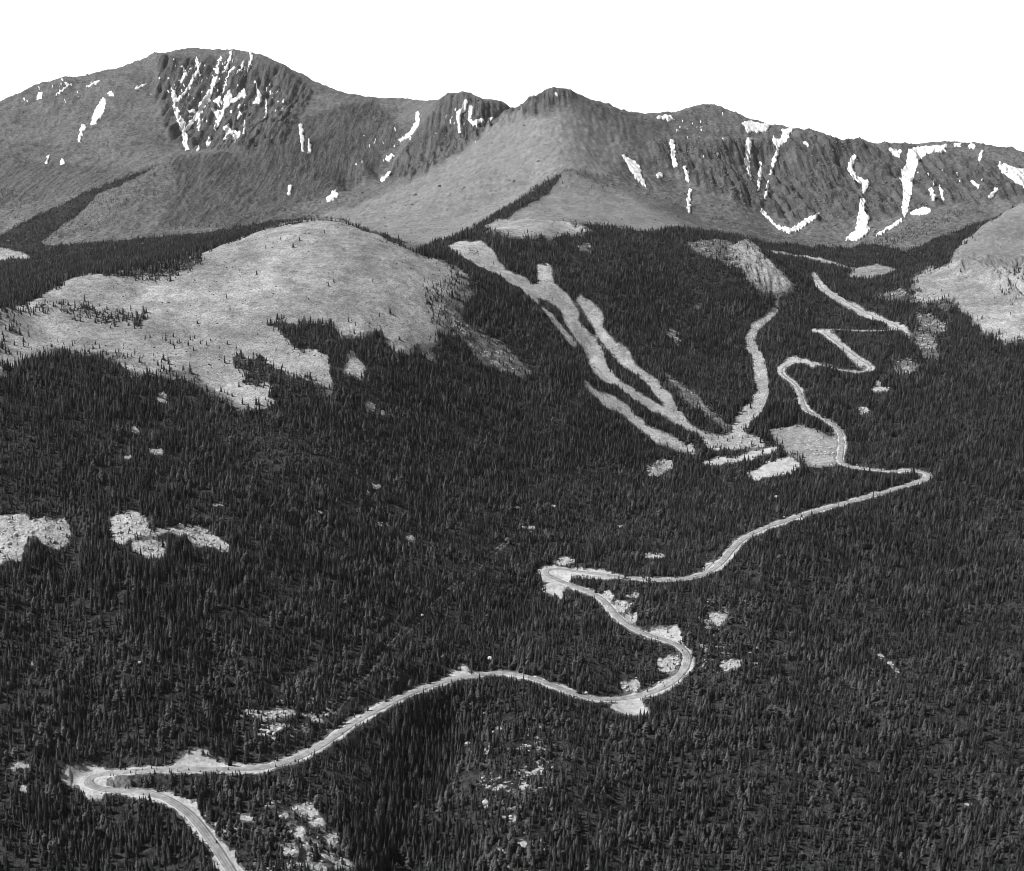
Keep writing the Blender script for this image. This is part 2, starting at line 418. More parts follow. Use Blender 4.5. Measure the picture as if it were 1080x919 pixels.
TREE_PATCH = [
 ([[(-20,330),(30,325),(50,320),(75,322),(110,328),(140,330),(160,336),(150,342),(110,341),(75,332),(40,328),(10,335),(-10,345)]], .72),
 ([[(-10,345),(30,345),(28,362),(-10,374)]], .3),
 ([[(105,287),(150,277),(185,271),(213,270),(205,285),(185,292),(160,294),(130,294),(112,291)]], .75),
 ([[(278,340),(333,341),(360,350),(362,374),(345,377),(330,368),(318,372),(305,366),(296,352)]], .86),
 ([[(278,339),(300,341),(333,340),(356,348),(350,356),(320,354),(296,350)]], .95),
 ([[(243,373),(262,376),(285,380),(294,388),(280,392),(255,388),(245,384)]], .95),
 ([[(243,374),(262,376),(285,380),(296,390),(318,398),(330,398),(345,408),(340,425),(290,425),(280,405),(262,410),(250,405),(262,395),(248,390)]], .8),
 ([[(150,358),(225,350),(245,362),(215,372),(160,368)]], .10),
 ([[(450,300),(490,288),(502,310),(478,345),(458,352),(448,325)]], .62),
 ([[(491,262),(500,260),(508,265),(505,270),(492,270)], (518,277,5,3)], .7),
 ([[(0,372),(60,362),(130,368),(200,392),(260,424),(270,432),(255,432),(200,402),(120,380),(60,372),(0,385)]], .2),
 ([[(981,315),(1011,315),(1012,326),(995,330),(981,322)]], .7),
]
CLIFF = [
 [(165,60),(300,72),(330,100),(300,150),(260,160),(205,160),(175,140),(165,100)],
 [(470,102),(500,104),(545,120),(510,140),(480,165),(440,185),(405,195),(420,165),(440,140)],
 [(557,109),(580,94),(610,100),(590,108),(560,125),(500,150),(440,188),(420,195),(500,142),(545,118)],
 [(690,150),(800,150),(850,145),(1000,160),(1080,180),(1080,205),(1000,218),(940,230),(870,235),(820,230),(740,200),(690,170)],
 [(1005,275),(1030,270),(1050,275),(1100,270),(1100,320),(1070,320),(1050,300),(1030,290),(1010,290)],
]
KNOLL = [[(772,260),(787,253),(800,263),(815,279),(835,299),(838,306),(824,310),(806,308),(793,301),(786,290),(774,272)],
         [(1040,295),(1080,285),(1100,285),(1100,315),(1062,322),(1050,305)]]

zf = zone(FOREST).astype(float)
hid = ~VIS
zf[hid & (Z < -120) & (GY < 4200)] = .7
for sh, dn in SPARSE_FOREST:
    mm = zone(sh); zf[mm] = np.maximum(zf[mm], dn)
zmead = zone(MEADOW).astype(float); zdim = zone(MEADOW_DIM).astype(float)
zmead = zmead * (1 - .75 * blur(zone([MEADOW_DIM[0]], False).astype(float), 6))
zski = zone(SKI).astype(float); zcreek = zone(CREEK).astype(float)
zgrav = zone(BRIGHT).astype(float); PATHS = [[(803,265,2),(822,267,2.6),(842,270,2),(860,273,3.2),(885,280,2.4),(900,284,2)]]
zgrav = np.maximum(zgrav, zone(PATHS) * .8); zrock = zone(ROCKS).astype(float)
lot = zone([BRIGHT[2]]).astype(float); zgrav = zgrav * (1 - lot); zdim = np.maximum(zdim, lot); zmead = np.maximum(zmead, lot * .66)
zcliff = zone(CLIFF).astype(float); zknoll = zone(KNOLL).astype(float)
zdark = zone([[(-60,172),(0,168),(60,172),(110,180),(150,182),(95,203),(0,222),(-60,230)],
               [(177,170),(207,163),(257,161),(290,137),(320,124),(360,110),(395,108),(425,140),(370,200),(310,215),(250,245),(205,240),(165,240),(185,200)]]).astype(float)  # rib face darkened in colour for its shading; left band is a darker slope
zcut = zone([[(352,748,5),(395,700,4.6),(445,650,4),(500,602,3.2),(543,563,2.6)]], False)
ztal = np.zeros(Z.shape)
for sh, dn in TALUS_SPARSE:
    mm = zone(sh); zf[mm] = dn; ztal[mm] = np.clip(1.15 - dn, .25, 1)
zski = (blur(zski, 3) > .3).astype(float)
for mk, dn in ((zmead, .004), (zski, .03), (zcreek, .12), (zgrav, 0), (zrock, .16), (zknoll, .14)):
    zf[mk > .5] = dn
for sh, dn in TREE_PATCH:
    mm = zone(sh); zf[mm] = dn
zf[lot > .5] = 0
zfloor = zf.copy(); zf[zcut] *= .04
eb = blur(zf, 12)
edge_ = (eb > .06) & (eb < .94) & (blur(zmead * (lot < .5), 16) > .04) & (GY < 3300) & VIS
clumps = eb + .95 * fbm(GX / 26, GY / 34, 3, 45)
keep_ = np.zeros(Z.shape, bool)
for sh, dn in TREE_PATCH:
    keep_ |= zone(sh)
zf = np.where(edge_ & ~keep_, (clumps > .5) * .95, zf)
zfloor = np.where(zcut, zfloor, zf)
CLEAR = np.clip(zgrav + zski + zcreek + zrock + zmead, 0, 1)


# ------------------------------------------------------------------ relief
far = sstep(3300, 4300, GY)
Z0 = Z.copy()
cl = blur(zcliff, 8)
hw = cl * sstep(640, 720, PX)
mount = np.clip(far * (1 - blur(zdim, 8) * .6) + .0, 0, 1)
wx = fbm(GX / 300, GY / 300, 2, 11) * 60
Z = Z + far * mount * (fbm(GX / 220, GY / 220, 3, 1) * 6 + fbm(GX / 45, GY / 45, 3, 2) * 2.2)
Z = Z + mount * (ridged((GX + wx * .5) / 130, GY / 900 + wx / 900, 3, 3) - .3) * 4 * (1 - .5 * cl)
Z = Z + far * (fbm(GX / 19, GY / 24, 3, 14) * 1.8)
Z = Z + (cl - hw * .65) * far * ((ridged((GX + wx * .25) / 74, GY / 900 + wx / 900, 2, 7, .6) - .4) * 6.5 + (ridged((GX + wx * .1) / 26, GY / 380, 3, 9, .6) - .4) * 4 + fbm(GX / 40, GY / 60, 4, 13) * 6)
Z = Z + hw * far * ((ridged((GX + wx * .4) / 130, GY / 260, 4, 27, .6) - .4) * 10 + fbm(GX / 30, GY / 45, 4, 28) * 5)
ridge = np.zeros(Z.shape)
ridge[(np.abs(np.minimum.accumulate(np.where(VIS, PY, 999)[::-1], 0)[::-1] - PY) < 3) & VIS & (GY > 4400)] = 1
Z = Z + blur(ridge, 4) * (ridged(GX / 34, GY / 60, 3, 29) - .5) * 5 * (.4 + .7 * cl)
Z = Z + far * (fbm(GX / 19, GY / 24, 3, 14) * 1.8)
Z = Z + cl * far * ((ridged((GX + wx * .25) / 74, GY / 900 + wx / 900, 2, 7, .6) - .4) * 6.5 + (ridged((GX + wx * .1) / 26, GY / 380, 3, 9, .6) - .4) * 4 + fbm(GX / 40, GY / 60, 4, 13) * 6)
Z = Z + (1 - far) * fbm(GX / 75, GY / 75, 4, 21) * 3.0 * (1 - blur(zgrav, 3))
Z = Z + cl * (1 - far) * ridged(GX / 26, GY / 90, 4, 23) * 11
Z = Z + blur(zrock, 1) * (fbm(GX / 7, GY / 7, 2, 31)) * 1.0
Z = Z + blur(zknoll, 2) * ridged(GX / 13 + GY / 60, GY / 60, 4, 33) * 6

# ------------------------------------------------------------------ roads
ROADS = {
 'mountain_road': [(262,945),(245,921),(225,890),(205,863),(185,846),(160,836),(130,834),(106,834),(93,829),(88,822),(97,817),(120,816),(150,813),(190,811),(230,812),(262,812),(290,808),(320,798),(345,782),(370,765),(400,746),(440,728),(475,716),(505,711),(535,710),(560,714),(585,724),(610,734),(640,739),(670,736),(695,728),(715,716),(725,703),(727,692),(720,682),(705,676),(688,672),(669,665),(656,656),(647,647),(641,638),(633,630),(620,624),(605,619),(590,613),(577,608),(571,603),(576,599),(590,600),(604,603),(630,605),(660,610),(695,612),(722,611),(747,605),(762,593),(778,571),(802,558),(829,549),(860,539),(900,528),(937,518),(965,509),(980,505),(984,501),(976,498),(960,495),(947,498),(920,496),(887,491),(884,486),(888,474),(888,460),(881,448),(866,440),(847,433),(846,424),(844,413),(836,402),(824,396),(821,390),(831,383),(847,381),(869,385),(891,392),(913,393),(922,390),(918,385),(907,381),(896,371),(882,362),(869,351),(864,348),(882,347),(904,349),(936,349),(953,347),(944,343),(927,336),(907,328),(891,318),(873,309),(862,301),(860,293)],
}


def chaikin(p, k):
    for _ in range(k):
        q = [p[0]]
        for a, b in zip(p[:-1], p[1:]):
            q += [a * .75 + b * .25, a * .25 + b * .75]
        q.append(p[-1]); p = np.array(q)
    return p


def resample(p, step):
    d = np.r_[0, np.cumsum(np.linalg.norm(np.diff(p[:, :2], axis=0), axis=1))]
    t = np.arange(0, d[-1], step)
    return np.stack([np.interp(t, d, p[:, k]) for k in range(p.shape[1])], 1)


def smooth1(v, k, w=1):
    ker = np.ones(2 * k + 1) / (2 * k + 1)
    return np.convolve(np.pad(v, k, mode='edge'), ker, mode='valid')


Zs = Z
road_pts = {}
for nm, L in ROADS.items():
    img = resample(chaikin(np.array(L, float), 2), 2.0)
    w = locate(img[:, 0], img[:, 1], Zs)
    xy = w[:, :2]
    for _ in range(2):
        xy = np.stack([smooth1(xy[:, 0], 2), smooth1(xy[:, 1], 2)], 1)
    xy = resample(xy, 3.0)
    for _ in range(2):
        xy = np.stack([smooth1(xy[:, 0], 2), smooth1(xy[:, 1], 2)], 1)
    z = sample(Zs, xy[:, 0], xy[:, 1])
    for _ in range(2):
        z = smooth1(z, 5)
    road_pts[nm] = np.c_[xy, z]
allp = np.concatenate(list(road_pts.values()))
kd = kdtree.KDTree(len(allp))
for i, p in enumerate(allp):
    kd.insert((p[0], p[1], 0), i)
kd.balance()
near = np.zeros(Z.shape, bool)
cc = np.clip((allp[:, 0] / allp[:, 1] - A0) / (A1 - A0) * (NC - 1), 0, NC - 1).astype(int)
rr = np.clip((np.log(allp[:, 1]) - math.log(Y0)) / (math.log(Y1) - math.log(Y0)) * (NR - 1), 0, NR - 1).astype(int)
near[rr, cc] = True
for _ in range(3):
    kk = 5
    acc = near.copy()
    for s in range(-kk, kk + 1):
        acc |= np.roll(near, s, 1)
    near = acc.copy()
    for s in range(-kk, kk + 1):
        near |= np.roll(acc, s, 0)
RD = np.full(Z.shape, 999.0); RZ = Z.copy()
rpx, rpy = project(allp[:, 0] / allp[:, 1], allp[:, 2] / allp[:, 1])
veiled = ((rpy > 345) & (rpy < 353) & (rpx > 872) & (rpx < 950)) | ((rpy > 383) & (rpy < 390) & (rpx > 866) & (rpx < 884))
VE = np.zeros(Z.shape)
rs, cs = np.nonzero(near)
for r, c in zip(rs.tolist(), cs.tolist()):
    co, i, d = kd.find((GX[r, c], GY[r, c], 0))
    RD[r, c] = d; RZ[r, c] = allp[i, 2]; VE[r, c] = veiled[i]
k = sstep(9.5, 26, RD)
Z = np.where(RD < 900, RZ * (1 - k) + Z * k, Z)
edge = fbm(GX / 9, GY / 9, 2, 41) * 2.6 + fbm(GX / 30, GY / 30, 2, 43) * 5.5
gravroad = 1 - sstep(6.6, 9.4, RD + edge * .8 + VE * 3)
zgrav = np.maximum(zgrav, gravroad)
zf = zf * sstep(7.0, 9.5, RD + edge * .6 + VE * 2)
ISL = zone([[(112,823),(128,819),(165,817),(188,819),(176,826),(150,829),(120,828)]], False)
ISLb = blur(ISL.astype(float), 1); zgrav *= 1 - ISLb; zf = np.maximum(zf, ISLb)
VIS = visible(Z)
PROT = np.clip((RD < 8) * 1.0 + (blur(zone(BRIGHT, False).astype(float), 1) > .5) + zrock * .999 + zski + zcreek, 0, 1)

# ------------------------------------------------------------------ helpers for objects and materials
def tag(o, label=None, cat=None, group=None, kind=None):
    if label: o['label'] = label
    if cat: o['category'] = cat
    if group: o['group'] = group
    if kind: o['kind'] = kind
    return o


def mesh_obj(name, verts, faces, mat, parent=None, smooth=False):
    me = bpy.data.meshes.new(name)
    me.from_pydata([tuple(v) for v in verts], [], faces)
    if smooth:
        me.polygons.foreach_set('use_smooth', [True] * len(me.polygons))
    me.update()
    if mat: me.materials.append(mat)
    o = bpy.data.objects.new(name, me); COL.objects.link(o)
    if parent: o.parent = parent
    return o


def grid_mesh(name, co, quads, mat):
    me = bpy.data.meshes.new(name)
    me.vertices.add(len(co)); me.vertices.foreach_set('co', np.ascontiguousarray(co, np.float32).ravel())
    me.loops.add(quads.size); me.loops.foreach_set('vertex_index', np.ascontiguousarray(quads, np.int32).ravel())
    me.polygons.add(len(quads))
    me.polygons.foreach_set('loop_start', np.arange(0, quads.size, 4, dtype=np.int32))
    me.polygons.foreach_set('use_smooth', np.ones(len(quads), bool))
    me.update(calc_edges=True)
    me.materials.append(mat)
    o = bpy.data.objects.new(name, me); COL.objects.link(o)
    return o


class NT:
    def __init__(s, name, rough=.9, spec=.2):
        s.m = bpy.data.materials.new(name); s.m.use_nodes = True
        s.t = s.m.node_tree; s.b = s.t.nodes['Principled BSDF']
        s.b.inputs['Roughness'].default_value = rough
        s.b.inputs['Specular IOR Level'].default_value = spec

    def n(s, kind, **kw):
        nd = s.t.nodes.new(kind)
        for k_, v in kw.items():
            if k_ in nd.inputs: s.put(nd.inputs[k_], v)
            else: setattr(nd, k_, v)
        return nd

    def put(s, sock, v):
        if isinstance(v, bpy.types.NodeSocket): s.t.links.new(v, sock)
        else: sock.default_value = v

    def math(s, op, a, b=0.0, clamp=False):
        nd = s.t.nodes.new('ShaderNodeMath'); nd.operation = op; nd.use_clamp = clamp
        s.put(nd.inputs[0], a); s.put(nd.inputs[1], b); return nd.outputs[0]

    def mix(s, f, a, b):
        nd = s.t.nodes.new('ShaderNodeMix'); nd.data_type = 'FLOAT'
        s.put(nd.inputs[0], f); s.put(nd.inputs[2], a); s.put(nd.inputs[3], b); return nd.outputs[0]

    def ramp(s, v, lo, hi, a=0.0, b=1.0):
        nd = s.t.nodes.new('ShaderNodeMapRange'); nd.interpolation_type = 'SMOOTHSTEP'
        s.put(nd.inputs[0], v)
        for i, x in enumerate((lo, hi, a, b)): s.put(nd.inputs[i + 1], x)
        return nd.outputs[0]

    def noise(s, vec, scale, detail=3, rough=.55):
        nd = s.t.nodes.new('ShaderNodeTexNoise'); s.put(nd.inputs['Vector'], vec)
        nd.inputs['Scale'].default_value = scale; nd.inputs['Detail'].default_value = detail
        nd.inputs['Roughness'].default_value = rough
        return nd.outputs['Fac']

    def color(s, g):
        nd = s.t.nodes.new('ShaderNodeCombineColor')
        for i in range(3): s.put(nd.inputs[i], g)
        s.put(s.b.inputs['Base Color'], nd.outputs[0])

    def bump(s, hgt, strength, dist):
        nd = s.t.nodes.new('ShaderNodeBump'); s.put(nd.inputs['Height'], hgt)
        nd.inputs['Strength'].default_value = strength; nd.inputs['Distance'].default_value = dist
        s.put(s.b.inputs['Normal'], nd.outputs[0])


def attr(nt, name):
    nd = nt.t.nodes.new('ShaderNodeAttribute'); nd.attribute_name = name
    return nd


def simple(name, g, rough=.6, spec=.3, metal=0, var=0.0, scale=3.0):
    nt = NT(name, rough, spec); nt.b.inputs['Metallic'].default_value = metal
    if var:
        co = nt.n('ShaderNodeTexCoord').outputs['Object']
        f = nt.noise(co, scale, 4)
        nt.color(nt.ramp(f, .3, .7, g * (1 - var), g * (1 + var)))
    else:
        nt.b.inputs['Base Color'].default_value = (g, g, g, 1)
    return nt.m


# ------------------------------------------------------------------ terrain
def terrain_material():
    nt = NT('terrain_ground', .95, .08)
    pos = nt.n('ShaderNodeNewGeometry').outputs['Position']
    za, zb = attr(nt, 'zone_a'), attr(nt, 'zone_b')
    sa = nt.n('ShaderNodeSeparateColor', Color=za.outputs['Color'])
    sb = nt.n('ShaderNodeSeparateColor', Color=zb.outputs['Color'])
    mead, dim, grav = sa.outputs[0], sa.outputs[1], sa.outputs[2]
    rock, cliff, forest = sb.outputs[0], sb.outputs[1], sb.outputs[2]
    ski, tal = za.outputs['Alpha'], zb.outputs['Alpha']
    rag0 = nt.noise(pos, 1 / 9, 4, .7)
    rag = nt.math('MULTIPLY', nt.math('SUBTRACT', rag0, .5), 1.5)

    def crisp(v, w=.16):
        return nt.ramp(nt.math('ADD', v, nt.math('MULTIPLY', rag, nt.math('MULTIPLY', nt.ramp(v, 0, .25), nt.ramp(v, 1, .75)))), .5 - w, .5 + w)
    forest, grav, ski, mead = crisp(forest, .22), crisp(grav), crisp(ski, .25), crisp(mead, .3)
    n300 = nt.noise(pos, 1 / 260, 5, .6)
    n60 = nt.noise(pos, 1 / 55, 5, .62)
    n12 = nt.noise(pos, 1 / 12, 5, .65)
    n3 = nt.noise(pos, 1 / 3.0, 3, .6)
    st = nt.n('ShaderNodeMapping', Vector=pos); st.inputs['Scale'].default_value = (1 / 16, 1 / 160, 1 / 260)
    strk = nt.noise(st.outputs[0], 1.0, 5, .65)
    vor = nt.n('ShaderNodeTexVoronoi', Vector=pos); vor.inputs['Scale'].default_value = 1 / 5.0
    vd = vor.outputs['Distance']
    # alpine tundra and scree
    base = nt.mix(nt.ramp(n60, .3, .7), .07, .135)
    base = nt.mix(nt.ramp(n300, .35, .65, 0, .5), base, .16)
    base = nt.math('MULTIPLY', base, nt.ramp(n12, .3, .7, .6, 1.4))
    base = nt.math('MULTIPLY', base, nt.ramp(n3, .3, .7, .75, 1.2))
    # cliffs; the painted shading of the rib face shares this tone
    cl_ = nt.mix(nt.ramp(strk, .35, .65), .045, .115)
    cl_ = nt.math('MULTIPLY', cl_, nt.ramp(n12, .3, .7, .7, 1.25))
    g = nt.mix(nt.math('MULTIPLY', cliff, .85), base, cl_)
    # dry slopes
    d_ = nt.mix(nt.ramp(n60, .3, .7), .15, .215)
    d_ = nt.math('MULTIPLY', d_, nt.ramp(n12, .25, .75, .75, 1.22))
    g = nt.mix(dim, g, d_)
    # bald meadow: dry grass with patches of low scrub and stones
    m_ = nt.mix(nt.ramp(n60, .34, .66), .235, .365)
    m_ = nt.math('MULTIPLY', m_, nt.ramp(n12, .3, .7, .74, 1.18))
    m_ = nt.math('MULTIPLY', m_, nt.ramp(n3, .3, .7, .66, 1.22))
    m_ = nt.math('MULTIPLY', m_, nt.ramp(n300, .38, .64, .76, 1.12))
    g = nt.mix(mead, g, m_)
    s_ = nt.mix(nt.ramp(n12, .3, .7), .30, .46)
    s_ = nt.math('MULTIPLY', s_, nt.ramp(n3, .3, .7, .62, 1.2))
    s_ = nt.math('MULTIPLY', s_, nt.ramp(n60, .3, .7, .72, 1.12))
    g = nt.mix(ski, g, s_)
    # forest floor
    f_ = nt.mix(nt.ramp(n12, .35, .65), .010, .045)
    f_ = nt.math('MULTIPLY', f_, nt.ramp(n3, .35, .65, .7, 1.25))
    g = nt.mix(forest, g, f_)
    # open pale stony floor
    tl = nt.math('MULTIPLY', nt.ramp(tal, 0, .12), nt.math('MULTIPLY', nt.ramp(n12, .52, .62), nt.ramp(n60, .44, .58)), True)
    g = nt.mix(tl, g, nt.mix(nt.ramp(n3, .35, .65), .14, .42))
    # block fields
    r_ = nt.mix(nt.ramp(n12, .35, .65), .24, .42)
    r_ = nt.math('MULTIPLY', r_, nt.ramp(n3, .3, .7, .75, 1.2))
    g = nt.mix(nt.ramp(nt.math('ADD', rock, nt.math('MULTIPLY', rag, .8)), .35, .6), g, r_)
    # gravel cuts
    gr = nt.mix(nt.ramp(n12, .3, .7), .30, .48)
    gr = nt.math('MULTIPLY', gr, nt.ramp(n60, .3, .7, .84, 1.12))
    gr = nt.math('MULTIPLY', gr, nt.ramp(n3, .25, .75, .82, 1.1))
    g = nt.mix(grav, g, gr)
    nt.color(g)
    h = nt.math('ADD', nt.math('MULTIPLY', n12, 3.0), nt.math('MULTIPLY', n3, .8))
    h = nt.math('ADD', h, nt.math('MULTIPLY', strk, nt.math('MULTIPLY', cliff, 14.0)))
    h = nt.math('MULTIPLY', h, nt.math('SUBTRACT', 1.0, nt.math('MULTIPLY', grav, .7)))
    nt.bump(h, .9, 1.0)
    return nt.m


idx = np.arange(NR * NC).reshape(NR, NC)
quads = np.stack([idx[:-1, :-1], idx[:-1, 1:], idx[1:, 1:], idx[1:, :-1]], -1).reshape(-1, 4)
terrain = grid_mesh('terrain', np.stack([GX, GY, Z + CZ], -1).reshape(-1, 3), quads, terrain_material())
tag(terrain, 'mountainside of bald meadow, dark forest floor and bare grey peaks', kind='structure')
for nm, chans in (('zone_a', (np.maximum(blur(zmead, 3), .6 * blur(zknoll, 1)), blur(zdim, 6), blur(zgrav, 2), np.clip(blur(zski, 2) + blur(zcreek, 2), 0, 1))),
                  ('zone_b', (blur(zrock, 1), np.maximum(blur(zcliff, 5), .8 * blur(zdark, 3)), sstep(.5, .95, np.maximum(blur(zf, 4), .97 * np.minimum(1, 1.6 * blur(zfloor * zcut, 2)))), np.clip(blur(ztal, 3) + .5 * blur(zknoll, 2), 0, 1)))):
    at = terrain.data.attributes.new(nm, 'FLOAT_COLOR', 'POINT')
    at.data.foreach_set('color', np.ascontiguousarray(np.stack(chans, -1), np.float32).ravel())
VISB = VIS

# ------------------------------------------------------------------ road surface
rm = NT('packed_gravel', .95, .1)
uvn = rm.n('ShaderNodeUVMap').outputs[0]
sx = rm.n('ShaderNodeSeparateXYZ', Vector=uvn)
across = rm.math('ABSOLUTE', rm.math('SUBTRACT', sx.outputs[0], .5))
pos = rm.n('ShaderNodeNewGeometry').outputs['Position']
trk = rm.math('ADD', rm.math('MULTIPLY', rm.math('COSINE', rm.math('MULTIPLY', across, 25.0)), .5), .5)
gg = rm.mix(trk, .20, .29)
gg = rm.mix(rm.ramp(across, .38, .5), gg, .46)
gg = rm.mix(rm.ramp(rm.noise(pos, .035, 4), .42, .6, 0, .6), gg, .28)
gg = rm.math('MULTIPLY', gg, rm.ramp(rm.noise(pos, .15, 4), .3, .7, .72, 1.2))
rm.color(gg); rm.bump(rm.noise(pos, 1.2, 3), .3, .1)
for nm, p in road_pts.items():
    tng = np.gradient(p[:, :2], axis=0); tng /= np.linalg.norm(tng, axis=1)[:, None]
    nrm = np.stack([tng[:, 1], -tng[:, 0]], 1)
    offs = np.array([-5.2, -5.0, -2.6, 0, 2.6, 5.0, 5.2]); dz = np.array([-.6, .28, .36, .42, .36, .28, -.6])
    ry_ = project(p[:, 0] / p[:, 1], p[:, 2] / p[:, 1])[1]
    nrm = nrm * (.5 + .5 * sstep(395, 440, ry_))[:, None]      # the upper road narrows to a single track
    co = np.concatenate([np.c_[p[:, :2] + nrm * o, p[:, 2] + CZ + d_] for o, d_ in zip(offs, dz)]).reshape(7, len(p), 3).transpose(1, 0, 2).reshape(-1, 3)
    N_ = len(p)
    ii = np.arange(N_ * 7).reshape(N_, 7)
    q = np.stack([ii[:-1, :-1], ii[:-1, 1:], ii[1:, 1:], ii[1:, :-1]], -1).reshape(-1, 4)
    road = grid_mesh(nm, co, q, rm.m)
    uv = road.data.uv_layers.new(name='UVMap')
    uu = np.tile((offs + 5.2) / 10.4, N_); vv = np.repeat(np.arange(N_) * .3, 7)
    vi = q.ravel()
    uv.data.foreach_set('uv', np.stack([uu[vi], vv[vi]], -1).astype(np.float32).ravel())
    tag(road, 'pale gravel mountain road winding through the forest', kind='structure')

# ------------------------------------------------------------------ snow
def snow_material():
    nt = NT('old_snow', .6, .3)
    pos = nt.n('ShaderNodeNewGeometry').outputs['Position']
    nt.color(nt.ramp(nt.noise(pos, 1 / 14, 4), .3, .7, .62, .80))
    nt.bump(nt.noise(pos, 1 / 6, 3), .25, 1.0)
    nt.b.inputs['Subsurface Weight'].default_value = 0
    return nt.m


SNOW = snow_material()


def zl(origin, scale, shapes):
    out = []
    for s in shapes:
        if isinstance(s, tuple):
            out.append((origin[0] + s[0] / scale, origin[1] + s[1] / scale, s[2] / scale, s[3] / scale))
        elif len(s[0]) == 3:
            out.append([(origin[0] + x / scale, origin[1] + y / scale, w / scale) for x, y, w in s])
        else:
            out.append([(origin[0] + x / scale, origin[1] + y / scale) for x, y in s])
    return out


def bounds(shapes):
    xs, ys = [], []
    for s in shapes:
        if isinstance(s, tuple):
            xs += [s[0] - s[2], s[0] + s[2]]; ys += [s[1] - s[3], s[1] + s[3]]
        else:
            w = s[0][2] if len(s[0]) == 3 else 0
            xs += [p[0] - w for p in s] + [p[0] + w for p in s]; ys += [p[1] - w for p in s] + [p[1] + w for p in s]
    return min(xs) - 2, max(xs) + 2, min(ys) - 2, max(ys) + 2


def snow(shapes, label, kind=None, group=None, name='snow_patch', stp=.42):
    x0, x1, y0, y1 = bounds(shapes)
    nx, ny = int((x1 - x0) / stp) + 2, int((y1 - y0) / stp) + 2
    lean_ = 0
    gx, gy = np.meshgrid(x0 + np.arange(nx) * stp, y0 + np.arange(ny) * stp)
    jx = gx + fbm(gx / 3.2, gy / 3.2, 3, 71) * 1.5; jy = gy + fbm(gx / 3.2, gy / 3.2, 3, 75) * 1.5
    m = np.zeros(gx.shape, bool)
    for s in shapes:
        if isinstance(s, tuple): m |= (((jx - s[0]) / s[2]) ** 2 + ((jy - s[1]) / s[3]) ** 2) < 1
        elif len(s[0]) == 3: m |= in_band(s, jx, jy)
        else: m |= in_poly(s, jx, jy)
    fld = blur(m.astype(float), 1)
    use = fld > .08
    w = locate(gx[use], gy[use], Z)
    lift = np.clip((fld[use] - .36) * 9, -3.0, 4.0)
    co = np.full(gx.shape + (3,), np.nan); tmp = w.copy(); tmp[:, 2] += CZ + lift
    co[use] = tmp
    yy = co[..., 1]
    qi = np.stack([np.arange(nx * ny).reshape(ny, nx)[a_:ny - 1 + a_, b_:nx - 1 + b_] for a_, b_ in ((1, 0), (1, 1), (0, 1), (0, 0))], -1).reshape(-1, 4)
    allu = use.ravel()[qi].all(1) & (fld.ravel()[qi].max(1) > .3)
    yv = np.where(np.isnan(yy), 0, yy).ravel()[qi]
    qi = qi[allu & (yv.max(1) - yv.min(1) < 150) & (yv.max(1) < 7600)]
    if len(qi) < 1: return None
    if kind is None:                         # one piece only: the largest
        par = {}

        def find(a):
            while par.setdefault(a, a) != a:
                par[a] = par[par[a]]; a = par[a]
            return a
        for q_ in qi.tolist():
            r0_ = find(q_[0])
            for v_ in q_[1:]: par[find(v_)] = r0_
        roots = np.array([find(q_) for q_ in qi[:, 0].tolist()])
        u_, n_ = np.unique(roots, return_counts=True)
        qi = qi[roots == u_[n_.argmax()]]
    used, inv = np.unique(qi, return_inverse=True)
    c = co.reshape(-1, 3)[used]
    ctr = c.mean(0); ctr[2] = c[:, 2].min()
    o = grid_mesh(name, c - ctr, inv.reshape(-1, 4), SNOW)
    o.location = ctr
    return tag(o, label, None if kind else 'snow patch', group, kind)


